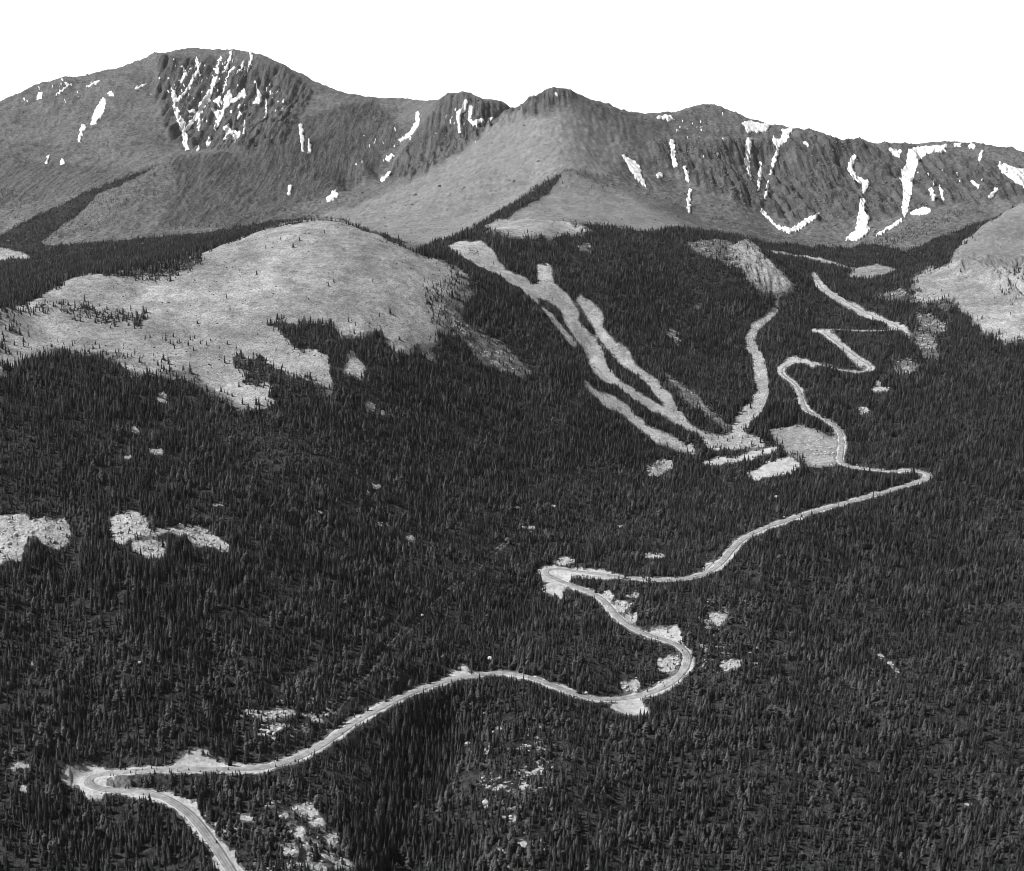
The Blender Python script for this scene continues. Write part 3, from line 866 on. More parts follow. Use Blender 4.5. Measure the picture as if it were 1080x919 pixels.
P5, P1, P2, P3 = ((160, 40), 6.5625), ((0, 30), 3.0), ((360, 30), 3.0), ((720, 70), 3.0)
SN = 'snow patches left in the gullies of the peaks'
SNOWS = [
 (P5, [[(128,335),(160,375),(188,428),(155,465),(192,500),(192,538),(228,580),(238,640),(252,690),(248,740),(272,805),(243,790),(218,730),(208,650),(178,575),(148,480),(146,430)]], 'long snow couloir down the left edge of the streaked summit face'),
 (P5, [[(180,430,22),(240,372,18),(275,310,24),(300,252,14),(322,232,20),(312,140,12)]], 'slim slanting snow streak joining the top of the leftmost couloir'),
 (P5, [[(425,262),(468,285),(440,330),(415,400),(410,440),(375,465),(348,520),(305,570),(240,655),(232,632),(285,555),(318,510),(335,450),(375,400),(408,350)]], 'broadest diagonal snow streak in the middle of the summit face'),
 (P5, [[(540,360),(562,420),(600,400),(640,350),(662,400),(600,435),(545,458),(512,490),(492,550),(442,642),(426,625),(455,560),(428,520),(412,480),(450,505),(488,498),(498,450),(500,410)]], 'forked snow streak right of the broadest one on the summit face'),
 (P5, [[(428,440),(470,402),(490,450),(472,472),(440,457)]], 'small lozenge of snow between the two big summit streaks'),
 (P5, [[(488,625),(530,598),(548,640),(612,650),(602,682),(570,728),(572,680),(545,672),(524,660),(502,718),(492,712),(514,660)]], 'ragged snow patch with two legs low on the right of the summit face'),
 (P5, [[(550,95,16),(535,170,15),(515,215,14),(490,240,10)]], 'narrow snow streak hanging from the flat top of the summit'),
 (P5, [[(478,140,9),(455,190,13),(460,245,18),(430,215,20)]], 'short snow streak just above the broadest summit streak'),
 (P5, [[(612,98,10),(600,160,10)],[(635,165,14),(622,222,14),(590,240,9)]], 'broken snow streak second from the right below the summit top'),
 (P5, [[(685,102,16),(692,140,18),(676,190,12),(663,240,12)]], 'snow streak below the right end of the summit top'),
 (P5, [[(578,205,12),(545,230,10),(530,262,10)],[(525,262,6),(510,320,8),(488,385,6)]], 'thin broken snow thread in the upper middle of the summit face'),
 (P5, [[(213,195,10),(228,250,14),(205,305,14)]], 'short snow streak high at the left of the summit face'),
 (P5, [[(715,285),(738,360),(768,400),(748,462),(703,450),(732,410),(720,340)]], 'crooked snow patch at the right of the summit face'),
 (P5, [[(792,435,12),(796,540,13),(780,560,10)]], 'thin upright snow streak at the far right of the summit face'),
 (P5, [[(400,690,22),(388,745,20)]], 'detached snow patch below the broadest summit streak'),
 (P5, [[(330,565,20),(324,645,16)]], 'snow finger beside the foot of the broadest summit streak'),
 (P5, [[(325,762,16),(308,805,22)]], 'lowest snow patch at the foot of the summit face'),
 (P5, [[(612,520,18),(600,560,14)]], 'small snow patch right of the forked summit streak'),
 (P5, [[(642,570,9),(640,665,12)]], 'thin snow thread right of the ragged two legged patch'),
 (P5, [[(243,505),(300,492),(314,525),(260,522)],(280,425,30,10),(272,550,16,8)], 'snow ledge left of the broadest summit streak'),
 (P1, [[(333,222),(336,240),(322,280),(302,305),(287,302),(298,262),(322,224)]], 'long snow streak on the smooth slope left of the summit face'),
 (P1, [[(265,310,14),(258,325,12),(252,345,8),(250,360,7)]], 'small snow streak below the one on the smooth left slope'),
 (P1, [[(156,402,9),(145,430,8)]], 'left of two small snow patches at the foot of the left slope'),
 (P1, [(197,424,7,10)], 'right of two small snow patches at the foot of the left slope'),
 (P1, [[(119,205),(136,202),(134,220),(118,228)]], 'small snow patch just below the left end of the skyline'),
 (P1, [[(130,192,7),(165,190,5)],[(180,210,6),(218,180,6)]], 'thin snow ledge along the left skyline ridge'),
 (P1, [(352,208,9,8)], 'small snow spot above the long streak on the left slope'),
 (P1, [[(275,185,6),(312,170,7)]], 'thin snow ledge below the skyline above the long left streak'),
 (P1, [[(432,190,6),(465,176,5)]], 'small snow ledge left of the streaked summit face'),
 (P1, [[(952,310,13),(958,390,8)]], 'taller of two upright snow threads between the summit and the middle peak'),
 (P1, [[(979,355,8),(980,392,11)]], 'shorter of two upright snow threads between the summit and the middle peak'),
 (P1, [[(918,505,13),(914,525,8)]], 'small snow patch low in the dark basin right of the summit'),
 (P1, [[(1028,542),(1062,510),(1072,530),(1038,552)],(1016,574,8,6)], 'snow patch at the foot of the dark basin beside the bald slope'),
 (P2, [[(242,270,12),(240,305,14),(215,338,11),(188,356,9)]], 'curved snow streak on the left flank of the middle peak'),
 (P2, [[(138,415),(155,397),(172,405),(150,423)]], 'small triangular snow patch left of the dark middle cliffs'),
 (P2, [[(156,455,8),(130,480,13)]], 'slanting snow patch at the foot of the dark middle cliffs'),
 (P2, [[(395,235,14),(383,262,16),(370,270,13),(374,330,8)]], 'left snow streak below the middle peak'),
 (P2, [[(410,250,12),(405,290,8),(418,302,13),(447,290,9)]], 'hooked snow streak below the middle peak'),
 (P2, [[(463,293,9),(480,285,7)]], 'small snow spot right of the hooked streak below the middle peak'),
 (P2, [(682,210,7,5)], 'round snow spot at the tip of the pointed peak'),
 (P2, [[(888,402),(915,415),(942,432),(952,470),(968,506),(938,485),(912,445)]], 'wedge of snow on the bald flank right of the pointed peak'),
 (P2, [[(1046,362,16),(1050,400,12),(1055,435,16)]], 'upright snow streak right of the wedge of snow'),
 (P2, [(1005,466,11,9),(990,445,4,5)], 'small snow spot between the wedge and the upright streak'),
 (P2, [[(993,280),(1030,274),(1060,286),(1035,293)]], 'flat snow patch on the ridge right of the pointed peak'),
 (P3, [[(188,178),(215,174),(276,188),(265,207),(203,211)]], 'broad flat snowfield just under the rounded cirque rim'),
 (P3, [[(202,228),(219,228),(216,260),(211,300),(218,362),(211,360),(199,310),(197,270)]], 'tapering snow streak below the broad flat rim snowfield'),
 (P3, [[(316,200),(352,196),(328,240),(308,255),(293,310),(282,342),(274,348),(283,300),(298,260),(284,235),(287,222),(305,235),(314,220)]], 'Y shaped snow streak left of the dark cirque buttress'),
 (P3, [[(246,308,8),(243,350,10),(241,392,7)],[(240,402,5),(250,420,8)]], 'thin snow thread between the tapering streak and the Y shaped streak'),
 (P3, [[(272,365,7),(262,418,8)]], 'faint snow thread below the Y shaped streak'),
 (P3, [[(247,448),(262,463),(300,505),(345,514),(380,489),(432,464),(427,478),(395,498),(365,521),(340,531),(308,519),(275,491),(249,463)]], 'curved boomerang of snow around the foot of the cirque buttress'),
 (P3, [(525,258,6,11),[(543,285,12),(528,325,17),(545,353,12),(582,372,20),(573,400,9)]], 'jagged snow streak in the gully right of the cirque buttress'),
 (P3, [[(562,420),(577,420),(573,460),(590,475),(584,505),(597,515),(560,552),(513,549),(545,520),(555,470)]], 'snow fan at the foot of the jagged gully'),
 (P3, [[(714,265),(740,257),(836,249),(830,269),(775,276),(747,300),(731,350),(723,400),(711,470),(700,479),(692,460),(697,400),(692,330),(708,310)]], 'biggest snow couloir hooking down from the cirque rim'),
 (P3, [[(653,261),(691,268),(686,291),(664,280)]], 'small triangular snow patch left of the biggest couloir'),
 (P3, [[(690,490,10),(650,515,8),(615,535,6)]], 'thin slanting snow strip below the biggest couloir'),
 (P3, [[(720,462),(770,444),(791,462),(750,473),(725,469)]], 'flat snow wedge right of the foot of the biggest couloir'),
 (P3, [[(779,387),(791,387),(796,405),(806,415),(788,426)]], 'small snow patch above the flat snow wedge'),
 (P3, [[(816,388,8),(824,420,10)]], 'snow finger beside the small patch above the flat wedge'),
 (P3, [[(997,303),(1060,325),(1180,335),(1180,430),(1080,385),(1040,360),(1000,326)]], 'large snowfield running off the right side of the cirque rim'),
 (P3, [[(967,415),(990,384),(999,390),(978,420)]], 'oblong snow patch below the large right snowfield'),
 (P3, [[(915,364,7),(935,380,9)]], 'small slanting snow dash right of the biggest couloir'),
 (P3, [(870,250,12,7)], 'left of two small snow spots on the rim right of the biggest couloir'),
 (P3, [(914,254,13,7)], 'right of two small snow spots on the rim right of the biggest couloir'),
 (P3, [[(945,272,10),(940,296,10)]], 'small upright snow patch under the rim near the large right snowfield'),
 (P3, [[(8,322,10),(18,365,10)]], 'upper of the small snow streaks left of the cirque bowl'),
 (P3, [[(24,392,9),(18,430,14),(22,465,6)]], 'lower of the small snow streaks left of the cirque bowl'),
 (P3, [[(386,242,7),(396,252,8)]], 'tiny snow spot on top of the cirque buttress'),
]
for (org, sc), shp, lab in SNOWS:
    snow(zl(org, sc, shp), lab, group=SN)
fl = []
for cx_, cy_, rx_, ry_, n_ in ((215,85,48,38,70),(60,92,50,14,22),(480,125,40,20,16),(735,140,30,20,20),(1000,195,60,30,14),(400,150,40,35,12),(290,100,16,25,14)):
    for _ in range(n_):
        fl.append((RNG.normal(cx_, rx_ * .5), RNG.normal(cy_, ry_ * .5), RNG.uniform(.35, .8), RNG.uniform(.5, 2.2)))
fl = [s for s in fl if (VIS & (np.abs(PX - s[0]) < 1.5) & (np.abs(PY - s[1]) < 1.5) & (GY > 4600) & (GY < 7000)).any()]
snow(fl, 'scattered flecks of old snow on the high rocks', kind='stuff', name='snow_flecks')
print('snow done')

# ------------------------------------------------------------------ trees
def needle_material(name, lo, hi):
    nt = NT(name, .75, .15)
    oi = nt.n('ShaderNodeObjectInfo')
    pos = nt.n('ShaderNodeNewGeometry').outputs['Position']
    stand = nt.noise(pos, 1 / 90, 3)
    tone = nt.math('ADD', nt.math('MULTIPLY', oi.outputs['Random'], .6), nt.math('MULTIPLY', stand, .4))
    nt.color(nt.math('MULTIPLY', nt.math('POWER', nt.ramp(tone, .1, .9, lo ** .5, hi ** .5), 2.0), nt.ramp(nt.noise(pos, 1.5, 2), .3, .7, .8, 1.2)))
    return nt.m


NEEDLE = needle_material('spruce_needles', .006, .064)
NEEDLE_PALE = needle_material('pine_needles', .024, .10)
BARK = simple('bark', .09, .9, .1, var=.3, scale=4)


def crown_mesh(name, seed, r0, whorls, kb, bushy, mat):
    rg = random.Random(seed)
    V, Fc = [], []
    top = 1.0
    lean = (rg.uniform(-.015, .015), rg.uniform(-.015, .015))
    lop = rg.uniform(0, 6.28)
    for w in range(whorls):
        t = w / (whorls - 1)
        z = .05 + .92 * t ** .92
        prof = (1 - t) ** .85 if not bushy else math.sqrt(max(0.02, 1 - (t * 1.05 - .12) ** 2 * 1.1))
        r = r0 * (prof * .96 + .035)
        for k_ in range(kb):
            a = 6.283 * (k_ + rg.uniform(-.35, .35)) / kb + w * 1.3
            rr = r * rg.uniform(.62, 1.12) * (1 + .16 * math.cos(a - lop))
            if rg.random() < .10: rr *= .45
            dr = rr * (rg.uniform(.25, .6) if not bushy else rg.uniform(-.15, .3))
            hw = rr * rg.uniform(.30, .44)
            ca_, sa_ = math.cos(a), math.sin(a)
            cx, cy = lean[0] * t, lean[1] * t
            i = len(V)
            mz = .028 + r * .12
            V += [(cx, cy, z + mz), (cx + ca_ * rr * .6 - sa_ * hw, cy + sa_ * rr * .6 + ca_ * hw, z - dr * .62),
                  (cx + ca_ * rr, cy + sa_ * rr, z - dr), (cx + ca_ * rr * .6 + sa_ * hw, cy + sa_ * rr * .6 - ca_ * hw, z - dr * .62),
                  (cx + ca_ * rr * .62, cy + sa_ * rr * .62, z - dr * .25 + .012)]
            Fc += [(i, i + 1, i + 4), (i + 1, i + 2, i + 4), (i + 2, i + 3, i + 4), (i + 3, i, i + 4)]
    i = len(V)
    for q_ in range(5):
        a = 6.283 * q_ / 5
        V += [(math.cos(a) * r0 * .42, math.sin(a) * r0 * .42, .07)]
    V.append((lean[0], lean[1], 1.03 if not bushy else .98))
    Fc += [(i + q_, i + (q_ + 1) % 5, i + 5) for q_ in range(5)]
    me = bpy.data.meshes.new(name)
    me.from_pydata(V, [], Fc); me.materials.append(mat); me.update()
    return me


CROWNS = [crown_mesh('crown', 11, .165, 13, 7, False, NEEDLE), crown_mesh('crown', 12, .135, 14, 6, False, NEEDLE),
          crown_mesh('crown', 13, .19, 12, 7, False, NEEDLE), crown_mesh('crown', 14, .15, 13, 7, False, NEEDLE),
          crown_mesh('crown', 15, .22, 11, 8, False, NEEDLE_PALE), crown_mesh('crown', 16, .29, 8, 9, True, NEEDLE_PALE),
          crown_mesh('crown', 17, .12, 14, 6, False, NEEDLE)]
tv, tf = [], []
for q_ in range(6):
    a = 6.283 * q_ / 6
    tv += [(math.cos(a) * .022, math.sin(a) * .022, -.06), (math.cos(a) * .016, math.sin(a) * .016, .12), (math.cos(a) * .004, math.sin(a) * .004, .93)]
for q_ in range(6):
    b_ = ((q_ + 1) % 6) * 3
    tf += [(q_ * 3, b_, b_ + 1, q_ * 3 + 1), (q_ * 3 + 1, b_ + 1, b_ + 2, q_ * 3 + 2)]
TRUNK = bpy.data.meshes.new('trunk'); TRUNK.from_pydata(tv, [], tf); TRUNK.materials.append(BARK); TRUNK.update()

ZFB = blur(zf, 3)
STEP = 5.0
gxs = np.arange(-2400, 2400, STEP); gys = np.arange(700, 4950, STEP)
tx, ty = [g.ravel() for g in np.meshgrid(gxs, gys)]
tx = tx + RNG.uniform(-.5, .5, tx.size) * STEP; ty = ty + RNG.uniform(-.5, .5, ty.size) * STEP
ok = np.abs(tx / ty) < .52
tx, ty = tx[ok], ty[ok]
dens = sample(ZFB, tx, ty)
clump = fbm(tx / 38, ty / 38, 3, 81)
openn = np.clip(.88 + .75 * clump + .5 * fbm(tx / 14, ty / 14, 2, 89), .12, 1.0) * np.where(ty > 3000, .75, 1.0)
prob = np.where(dens > .82, openn * np.clip(dens + .05, 0, 1), dens * np.clip(.75 + 1.6 * fbm(tx / 16, ty / 16, 2, 91), 0, 2))
ok = RNG.random(tx.size) < prob
tx, ty, dens = tx[ok], ty[ok], dens[ok]
tz = sample(Z, tx, ty)
stand = fbm(tx / 120, ty / 120, 3, 85)
gx_, gy_ = project(tx / ty, tz / ty)
stands = np.zeros(tx.size)
for sx0, sy0, rx0, ry0, w0 in ((60,420,130,50,1),(150,600,90,90,1),(620,450,90,40,.7),(1000,500,160,110,.8),(100,890,130,40,.8),(500,640,60,40,.7),(700,330,90,60,.5),(800,450,50,25,1),
                               (290,480,120,45,-1),(660,545,80,35,-1),(640,690,60,35,-1),(860,800,170,90,-.8),(300,890,70,50,-1),(150,730,110,30,-.7),(760,670,50,50,-1),(530,840,60,70,-1),(960,700,70,50,-.5)):
    stands += w0 * np.exp(-((gx_ - sx0) / rx0) ** 2 - ((gy_ - sy0) / ry0) ** 2)
th = RNG.normal(10.6, 3.0, tx.size) + 2.2 * stands + stand * 4.0 + fbm(tx / 25, ty / 25, 2, 88) * 3.0
# taller dark spruce along the gully and the left slope
gx_, gy_ = project(tx / ty, tz / ty)
gully = np.exp(-(((gx_ - (425 + (gy_ - 830) * -.45)) / 45) ** 2)) * sstep(690, 760, gy_)
th += gully * 9 + np.exp(-((gx_ - 190) / 110) ** 2 - ((gy_ - 640) / 110) ** 2) * 3.0
th = np.clip(th, 4.0, 27)
th *= np.where(ty > 2900, np.clip(1 - (ty - 2900) / 3200, .6, 1), 1)
th *= np.where(dens < .75, RNG.uniform(.4, .95, tx.size), 1)
# young growth along the cleared verges
PG = np.where((RD < 6) & (ISL | (np.roll(ISL, 3, 0)) | (np.roll(ISL, -3, 0))), 0, 1) * np.where((RD < 8) & (VE < .5), 1.0, 0) ; PL = np.maximum(PG, (blur(zone(BRIGHT, False).astype(float), 1) > .5) * 1.0)
PK = np.clip(zski + zcreek + zrock, 0, 1)
hmax = np.full(tx.size, 99.0)
for t in np.arange(4, 44, 3.0):
    X2, Y2 = tx * (1 + t / ty), ty + t
    z2 = sample(Z, X2, Y2)
    lim = z2 * (ty / Y2) - tz
    p1 = sample(PL, X2, Y2) > .5
    hmax = np.where(p1, np.minimum(hmax, np.maximum(lim, 0) + 2.2), hmax)
    if t < 30:
        p2 = (sample(PK, X2, Y2) > .6) & ~p1
        hmax = np.where(p2, np.minimum(hmax, np.maximum(lim, 0) + 2.4), hmax)
strip = (gx_ > 725) & (gx_ < 850) & (gy_ > 462) & (gy_ < 503)
grove = (gx_ > 762) & (gx_ < 892) & (gy_ > 425) & (gy_ < 466)
on_isl = sample(ISL.astype(float), tx, ty) > .4
hmax = np.where(on_isl, np.maximum(hmax, 4.2), hmax)
hmax = np.where(strip, np.maximum(hmax, 8.5), hmax)
th = np.where(grove | strip, th * 1.3, th)
exc = RNG.random(tx.size) < .05
th = np.where(exc, np.minimum(th, hmax + 9), np.minimum(th, hmax * RNG.uniform(.75, 1.1, tx.size)))
ok = th > 1.6
tx, ty, tz, th, dens, gully, stands = [v[ok] for v in (tx, ty, tz, th, dens, gully, stands)]
pale = fbm(tx / 55, ty / 55, 3, 95) + RNG.normal(0, .32, tx.size)
var = RNG.choice([0, 1, 2, 3, 6], tx.size)
pale = pale - gully * .8 - stands * .35
var = np.where(pale > .30, 4, var); var = np.where(pale > .56, 5, var)
th = np.where(var == 5, th * RNG.uniform(.45, .8, tx.size), th)
twd = th * RNG.uniform(1.05, 1.6, tx.size)
rot = RNG.uniform(0, 6.283, tx.size)
print('trees', tx.size)

# the largest trees in view become individuals
px_, py_ = project(tx / ty, tz / ty)
tpx, tpy = project(tx / ty, (tz + th) / ty)
inview = (px_ > 2) & (px_ < W - 2) & (tpy < H - 5) & (var != 5)
size = np.where(inview, (py_ - tpy), 0)
best = np.argsort(-size)[:250]
single = np.zeros(tx.size, bool); single[best] = True


def tree(x, y, z, h, w, v, rz, label, group=None, name='spruce_tree'):
    r_ = bpy.data.objects.new(name, None); COL.objects.link(r_)
    r_.location = (x, y, z + CZ); r_.rotation_euler[2] = rz; r_.empty_display_size = 1
    tag(r_, label, 'tree', group)
    for nm, me in (('trunk', TRUNK), ('crown', CROWNS[v])):
        c = bpy.data.objects.new(nm, me); COL.objects.link(c); c.parent = r_
        c.scale = (w, w, h)
    return r_


def tree_words(x, y, px, py, h):
    if px < 235:
        return 'dark spruce among the packed trees in the bottom left corner below the road bend', 'big spruces below the lowest road bend'
    if px < 372:
        return 'dark spruce among pale stony openings at the bottom right of the lowest road', 'big spruces beside the stony openings'
    if px < 500:
        return 'tall dark spruce in the shadowed gully at the bottom middle below the road', 'tall spruces of the gully'
    if px < 760:
        return 'dark spruce on the stony spur right of the gully along the bottom edge', 'big spruces on the spur right of the gully'
    return 'dark spruce among the packed trees of the bottom right corner slope', 'big spruces of the bottom right slope'


for i in np.nonzero(single)[0]:
    lab, grp = tree_words(tx[i], ty[i], px_[i], py_[i], th[i])
    tree(tx[i], ty[i], tz[i], th[i], twd[i], int(var[i]), rot[i], lab, grp)
LONE = [
 (296,253,8,'lone small spruce just under the rounded top of the bald hill'),
 (323,314,7,'small dark tree alone in the middle of the bald hill slope'),
 (400,334,11,'bushy dark tree alone near the right edge of the bald hill'),
 (408,308,6,'small tree with a dark strip of shadow on the right of the bald hill'),
 (187,362,10,'tallest of the scattered trees on the lower bald hill'),
 (175,354,8,'small tree up and left of the tallest scattered tree on the bald hill'),
 (218,364,9,'small tree right of the tallest scattered tree on the lower bald hill'),
 (61,361,7,'single small tree on the left shoulder of the bald hill above the forest edge'),
 (138,326,9,'tree standing above the tree strip on the left of the bald hill'),
 (841,487,13,'single cone shaped spruce at the lower left corner of the gravel car park'),
 (735,488,15,'left of two dark spruces standing in the pale clearing left of the car park'),
 (747,486,15,'right of two dark spruces standing in the pale clearing left of the car park'),
 (727,681,13,'single dark spruce at the outer edge of the tight road curve'),
 (720,677,7,'smaller spruce beside the single dark one at the tight road curve'),
]
for x, y, h, lab in LONE:
    p = locate(x, y)[0]
    tree(p[0], p[1], p[2], h, h * random.uniform(1.0, 1.3), random.choice([0, 2, 3]), random.uniform(0, 6), lab)

# the rest of the forest as one mass, grown on points
keep = ~single
me = bpy.data.meshes.new('forest')
fp = np.stack([tx, ty, tz + CZ - .2], -1)[keep]
me.vertices.add(len(fp)); me.vertices.foreach_set('co', fp.astype(np.float32).ravel())
for nm, typ, dat, key in (('tree_size', 'FLOAT_VECTOR', np.stack([twd, twd, th], -1)[keep], 'vector'),
                          ('tree_turn', 'FLOAT_VECTOR', np.stack([rot * 0, rot * 0, rot], -1)[keep], 'vector'),
                          ('tree_kind', 'INT', var[keep], 'value')):
    at = me.attributes.new(nm, typ, 'POINT')
    at.data.foreach_set(key, np.ascontiguousarray(dat, np.int32 if typ == 'INT' else np.float32).ravel())
forest = bpy.data.objects.new('forest', me); COL.objects.link(forest)
tag(forest, 'dense dark spruce forest covering the slopes around the road', kind='stuff')
proto = {}
for o in list(COL.objects):
    if o.name.startswith('crown'):
        proto.setdefault(CROWNS.index(o.data), o)
for v in range(len(CROWNS)):
    if v not in proto:                      # a kind with no near individual gets one: the largest in view of that kind
        c_ = np.nonzero((var == v) & keep & (px_ > 20) & (px_ < W - 20) & (tpy < H - 40))[0]
        i = c_[np.argmax((py_ - tpy)[c_])]
        r_ = tree(tx[i] + 1.5, ty[i], tz[i], th[i], twd[i], v, rot[i], 'rounded paler pine standing out in the near forest beside darker spires', name='pine_tree')
        proto[v] = [c for c in r_.children if c.data == CROWNS[v]][0]
ng = bpy.data.node_groups.new('forest_growth', 'GeometryNodeTree')
ng.interface.new_socket('Geometry', in_out='INPUT', socket_type='NodeSocketGeometry')
ng.interface.new_socket('Geometry', in_out='OUTPUT', socket_type='NodeSocketGeometry')
gi, go = ng.nodes.new('NodeGroupInput'), ng.nodes.new('NodeGroupOutput')
jn = ng.nodes.new('GeometryNodeJoinGeometry')
ng.links.new(jn.outputs[0], go.inputs[0])


def nattr(nm, typ):
    nd = ng.nodes.new('GeometryNodeInputNamedAttribute'); nd.data_type = typ; nd.inputs[0].default_value = nm
    return [s for s in nd.outputs if s.enabled and s.name == 'Attribute'][0]


a_s, a_r, a_k = nattr('tree_size', 'FLOAT_VECTOR'), nattr('tree_turn', 'FLOAT_VECTOR'), nattr('tree_kind', 'INT')
for v, o in proto.items():
    cp = ng.nodes.new('FunctionNodeCompare'); cp.data_type = 'INT'; cp.operation = 'EQUAL'
    ins = [s for s in cp.inputs if s.enabled]
    ng.links.new(a_k, ins[0]); ins[1].default_value = v
    ob = ng.nodes.new('GeometryNodeObjectInfo'); ob.transform_space = 'ORIGINAL'
    ob.inputs['Object'].default_value = o; ob.inputs['As Instance'].default_value = True
    ip = ng.nodes.new('GeometryNodeInstanceOnPoints')
    ng.links.new(gi.outputs[0], ip.inputs['Points']); ng.links.new(cp.outputs[0], ip.inputs['Selection'])
    ng.links.new(ob.outputs['Geometry'], ip.inputs['Instance'])
    ng.links.new(a_s, ip.inputs['Scale'])
    er = ng.nodes.new('FunctionNodeEulerToRotation'); ng.links.new(a_r, er.inputs[0]); ng.links.new(er.outputs[0], ip.inputs['Rotation'])
    ng.links.new(ip.outputs[0], jn.inputs[0])
md = forest.modifiers.new('growth', 'NODES'); md.node_group = ng

# ------------------------------------------------------------------ boulders
GRAN = NT('pale_granite', .9, .15)
_p = GRAN.n('ShaderNodeNewGeometry').outputs['Position']
GRAN.color(GRAN.math('MULTIPLY', GRAN.ramp(GRAN.noise(_p, .5, 4), .3, .7, .33, .56), 1.0))
GRAN.bump(GRAN.noise(_p, 1.0, 4), .6, .4)


def boulder_geo(seed, n=2):
    bm = bmesh.new(); bmesh.ops.create_icosphere(bm, subdivisions=n, radius=1)
    rg = np.random.default_rng(seed); pl = rg.normal(size=(9, 3)); pl /= np.linalg.norm(pl, axis=1)[:, None]; of = rg.uniform(.55, .9, 9)
    for v in bm.verts:
        c = np.array(v.co)
        for p_, o_ in zip(pl, of):
            d = c @ p_ - o_
            if d > 0: c = c - p_ * d * .92
        c[2] *= .75
        v.co = c
    vs = np.array([v.co[:] for v in bm.verts]); fs = np.array([[v.index for v in f.verts] for f in bm.faces]); bm.free()
    return vs, fs


BG = [boulder_geo(s) for s in range(6)]
BGS = [boulder_geo(s + 20, 1) for s in range(6)]
BOULD = [
 (553,558,4.2,'left of two white boulders side by side in the forest above the left road hairpin'),
 (559,559,3.4,'right of two white boulders side by side in the forest above the left road hairpin'),
 (517,696,3.8,'white boulder in the dark forest just above the crest of the lower road'),
 (819,526,4.6,'single white boulder in the forest above the long straight of the road'),
 (295,771,3.6,'brightest white boulder in the stony patch above the lower road'),
 (283,773,3.0,'white boulder just left of the brightest one above the lower road'),
 (667,639,3.6,'white boulder in the trees right of the road above the tight curve'),
 (445,650,2.8,'small pale boulder on the faint cleared line through the forest'),
 (512,848,3.2,'pale boulder on the spur right of the bottom gully'),
 (493,786,3.2,'white slab like boulder on the upper left of the stony spur'),
 (147,700,2.4,'small pale boulder alone in the left forest above the lower road'),
 (936,529,2.8,'small pale boulder in the forest at the edge of the upper road straight'),
]
for i, (x, y, r_, lab) in enumerate(BOULD):
    p = locate(x, y)[0]
    vs, fs = BG[i % 6]
    o = mesh_obj('boulder', vs * r_ * np.array([1.2, .9, 1]), [tuple(f) for f in fs], GRAN.m)
    # lifted clear of the brush on a low outcrop of its own
    o.location = (p[0], p[1], p[2] + CZ + r_ * .45); o.rotation_euler[2] = i * 1.1
    tag(o, lab, 'boulder', 'white boulders in the forest')

# loose stones of the block fields and stony openings
bx, by = [g.ravel() for g in np.meshgrid(np.arange(-1500, 1500, 2.6), np.arange(950, 2700, 2.6))]
bx = bx + RNG.uniform(-1.3, 1.3, bx.size); by = by + RNG.uniform(-1.3, 1.3, by.size)
ok = np.abs(bx / by) < .5; bx, by = bx[ok], by[ok]
den = sample(blur(zrock, 1), bx, by) * np.clip(.24 + .5 * fbm(bx / 12, by / 12, 2, 97), .02, .6) + sample(blur(ztal, 1), bx, by) * np.clip(.02 + .16 * fbm(bx / 14, by / 14, 2, 99), 0, .2)
bank = sample(np.where((RD > 7.5) & (RD < 15), 1.0, 0.0), bx, by) * np.clip(fbm(bx / 10, by / 10, 2, 98) - .15, 0, 1) * .35
ok = RNG.random(bx.size) < den + bank
bx, by = bx[ok], by[ok]; bz = sample(Z, bx, by)
print('stones', bx.size)
bv, bf, off = [], [], 0
for i in range(bx.size):
    vs, fs = BGS[i % 6]
    s_ = float(np.clip(RNG.lognormal(-.25, .6), .3, 3.0)); a = RNG.uniform(0, 6.28); c_, n_ = math.cos(a), math.sin(a)
    r3 = vs * s_ * np.array([1.2, .9, 1])
    bv.append(np.stack([r3[:, 0] * c_ - r3[:, 1] * n_ + bx[i], r3[:, 0] * n_ + r3[:, 1] * c_ + by[i], r3[:, 2] + bz[i] + CZ + s_ * .2], -1))
    bf.append(fs + off); off += len(vs)
bv = np.concatenate(bv); bf = np.concatenate(bf)
me = bpy.data.meshes.new('stones')
me.vertices.add(len(bv)); me.vertices.foreach_set('co', bv.astype(np.float32).ravel())
me.loops.add(bf.size); me.loops.foreach_set('vertex_index', bf.astype(np.int32).ravel())
me.polygons.add(len(bf)); me.polygons.foreach_set('loop_start', np.arange(0, bf.size, 3, dtype=np.int32))
me.update(calc_edges=True); me.materials.append(GRAN.m)
o = bpy.data.objects.new('loose_stones', me); COL.objects.link(o)
tag(o, 'loose pale stones strewn over the block fields and banks', kind='stuff')


def scatter(name, label, protos, pts, size, turn, kinds):
    """one mass of small things grown on points; the first of each kind is realised from mesh data held by the mass"""
    vs_, fs_, off_ = [], [], 0
    for i in range(len(pts)):
        pv, pf = protos[kinds[i]]
        c_, n_ = math.cos(turn[i]), math.sin(turn[i])
        q = pv * size[i]
        vs_.append(np.stack([q[:, 0] * c_ - q[:, 1] * n_ + pts[i, 0], q[:, 0] * n_ + q[:, 1] * c_ + pts[i, 1], q[:, 2] + pts[i, 2]], -1))
        fs_.append(pf + off_); off_ += len(pv)
    v_, f_ = np.concatenate(vs_), np.concatenate(fs_)
    me = bpy.data.meshes.new(name)
    me.vertices.add(len(v_)); me.vertices.foreach_set('co', v_.astype(np.float32).ravel())
    me.loops.add(f_.size); me.loops.foreach_set('vertex_index', f_.astype(np.int32).ravel())
    me.polygons.add(len(f_)); me.polygons.foreach_set('loop_start', np.arange(0, f_.size, 3, dtype=np.int32))
    me.update(calc_edges=True)
    o = bpy.data.objects.new(name, me); COL.objects.link(o)
    return tag(o, label, kind='stuff')


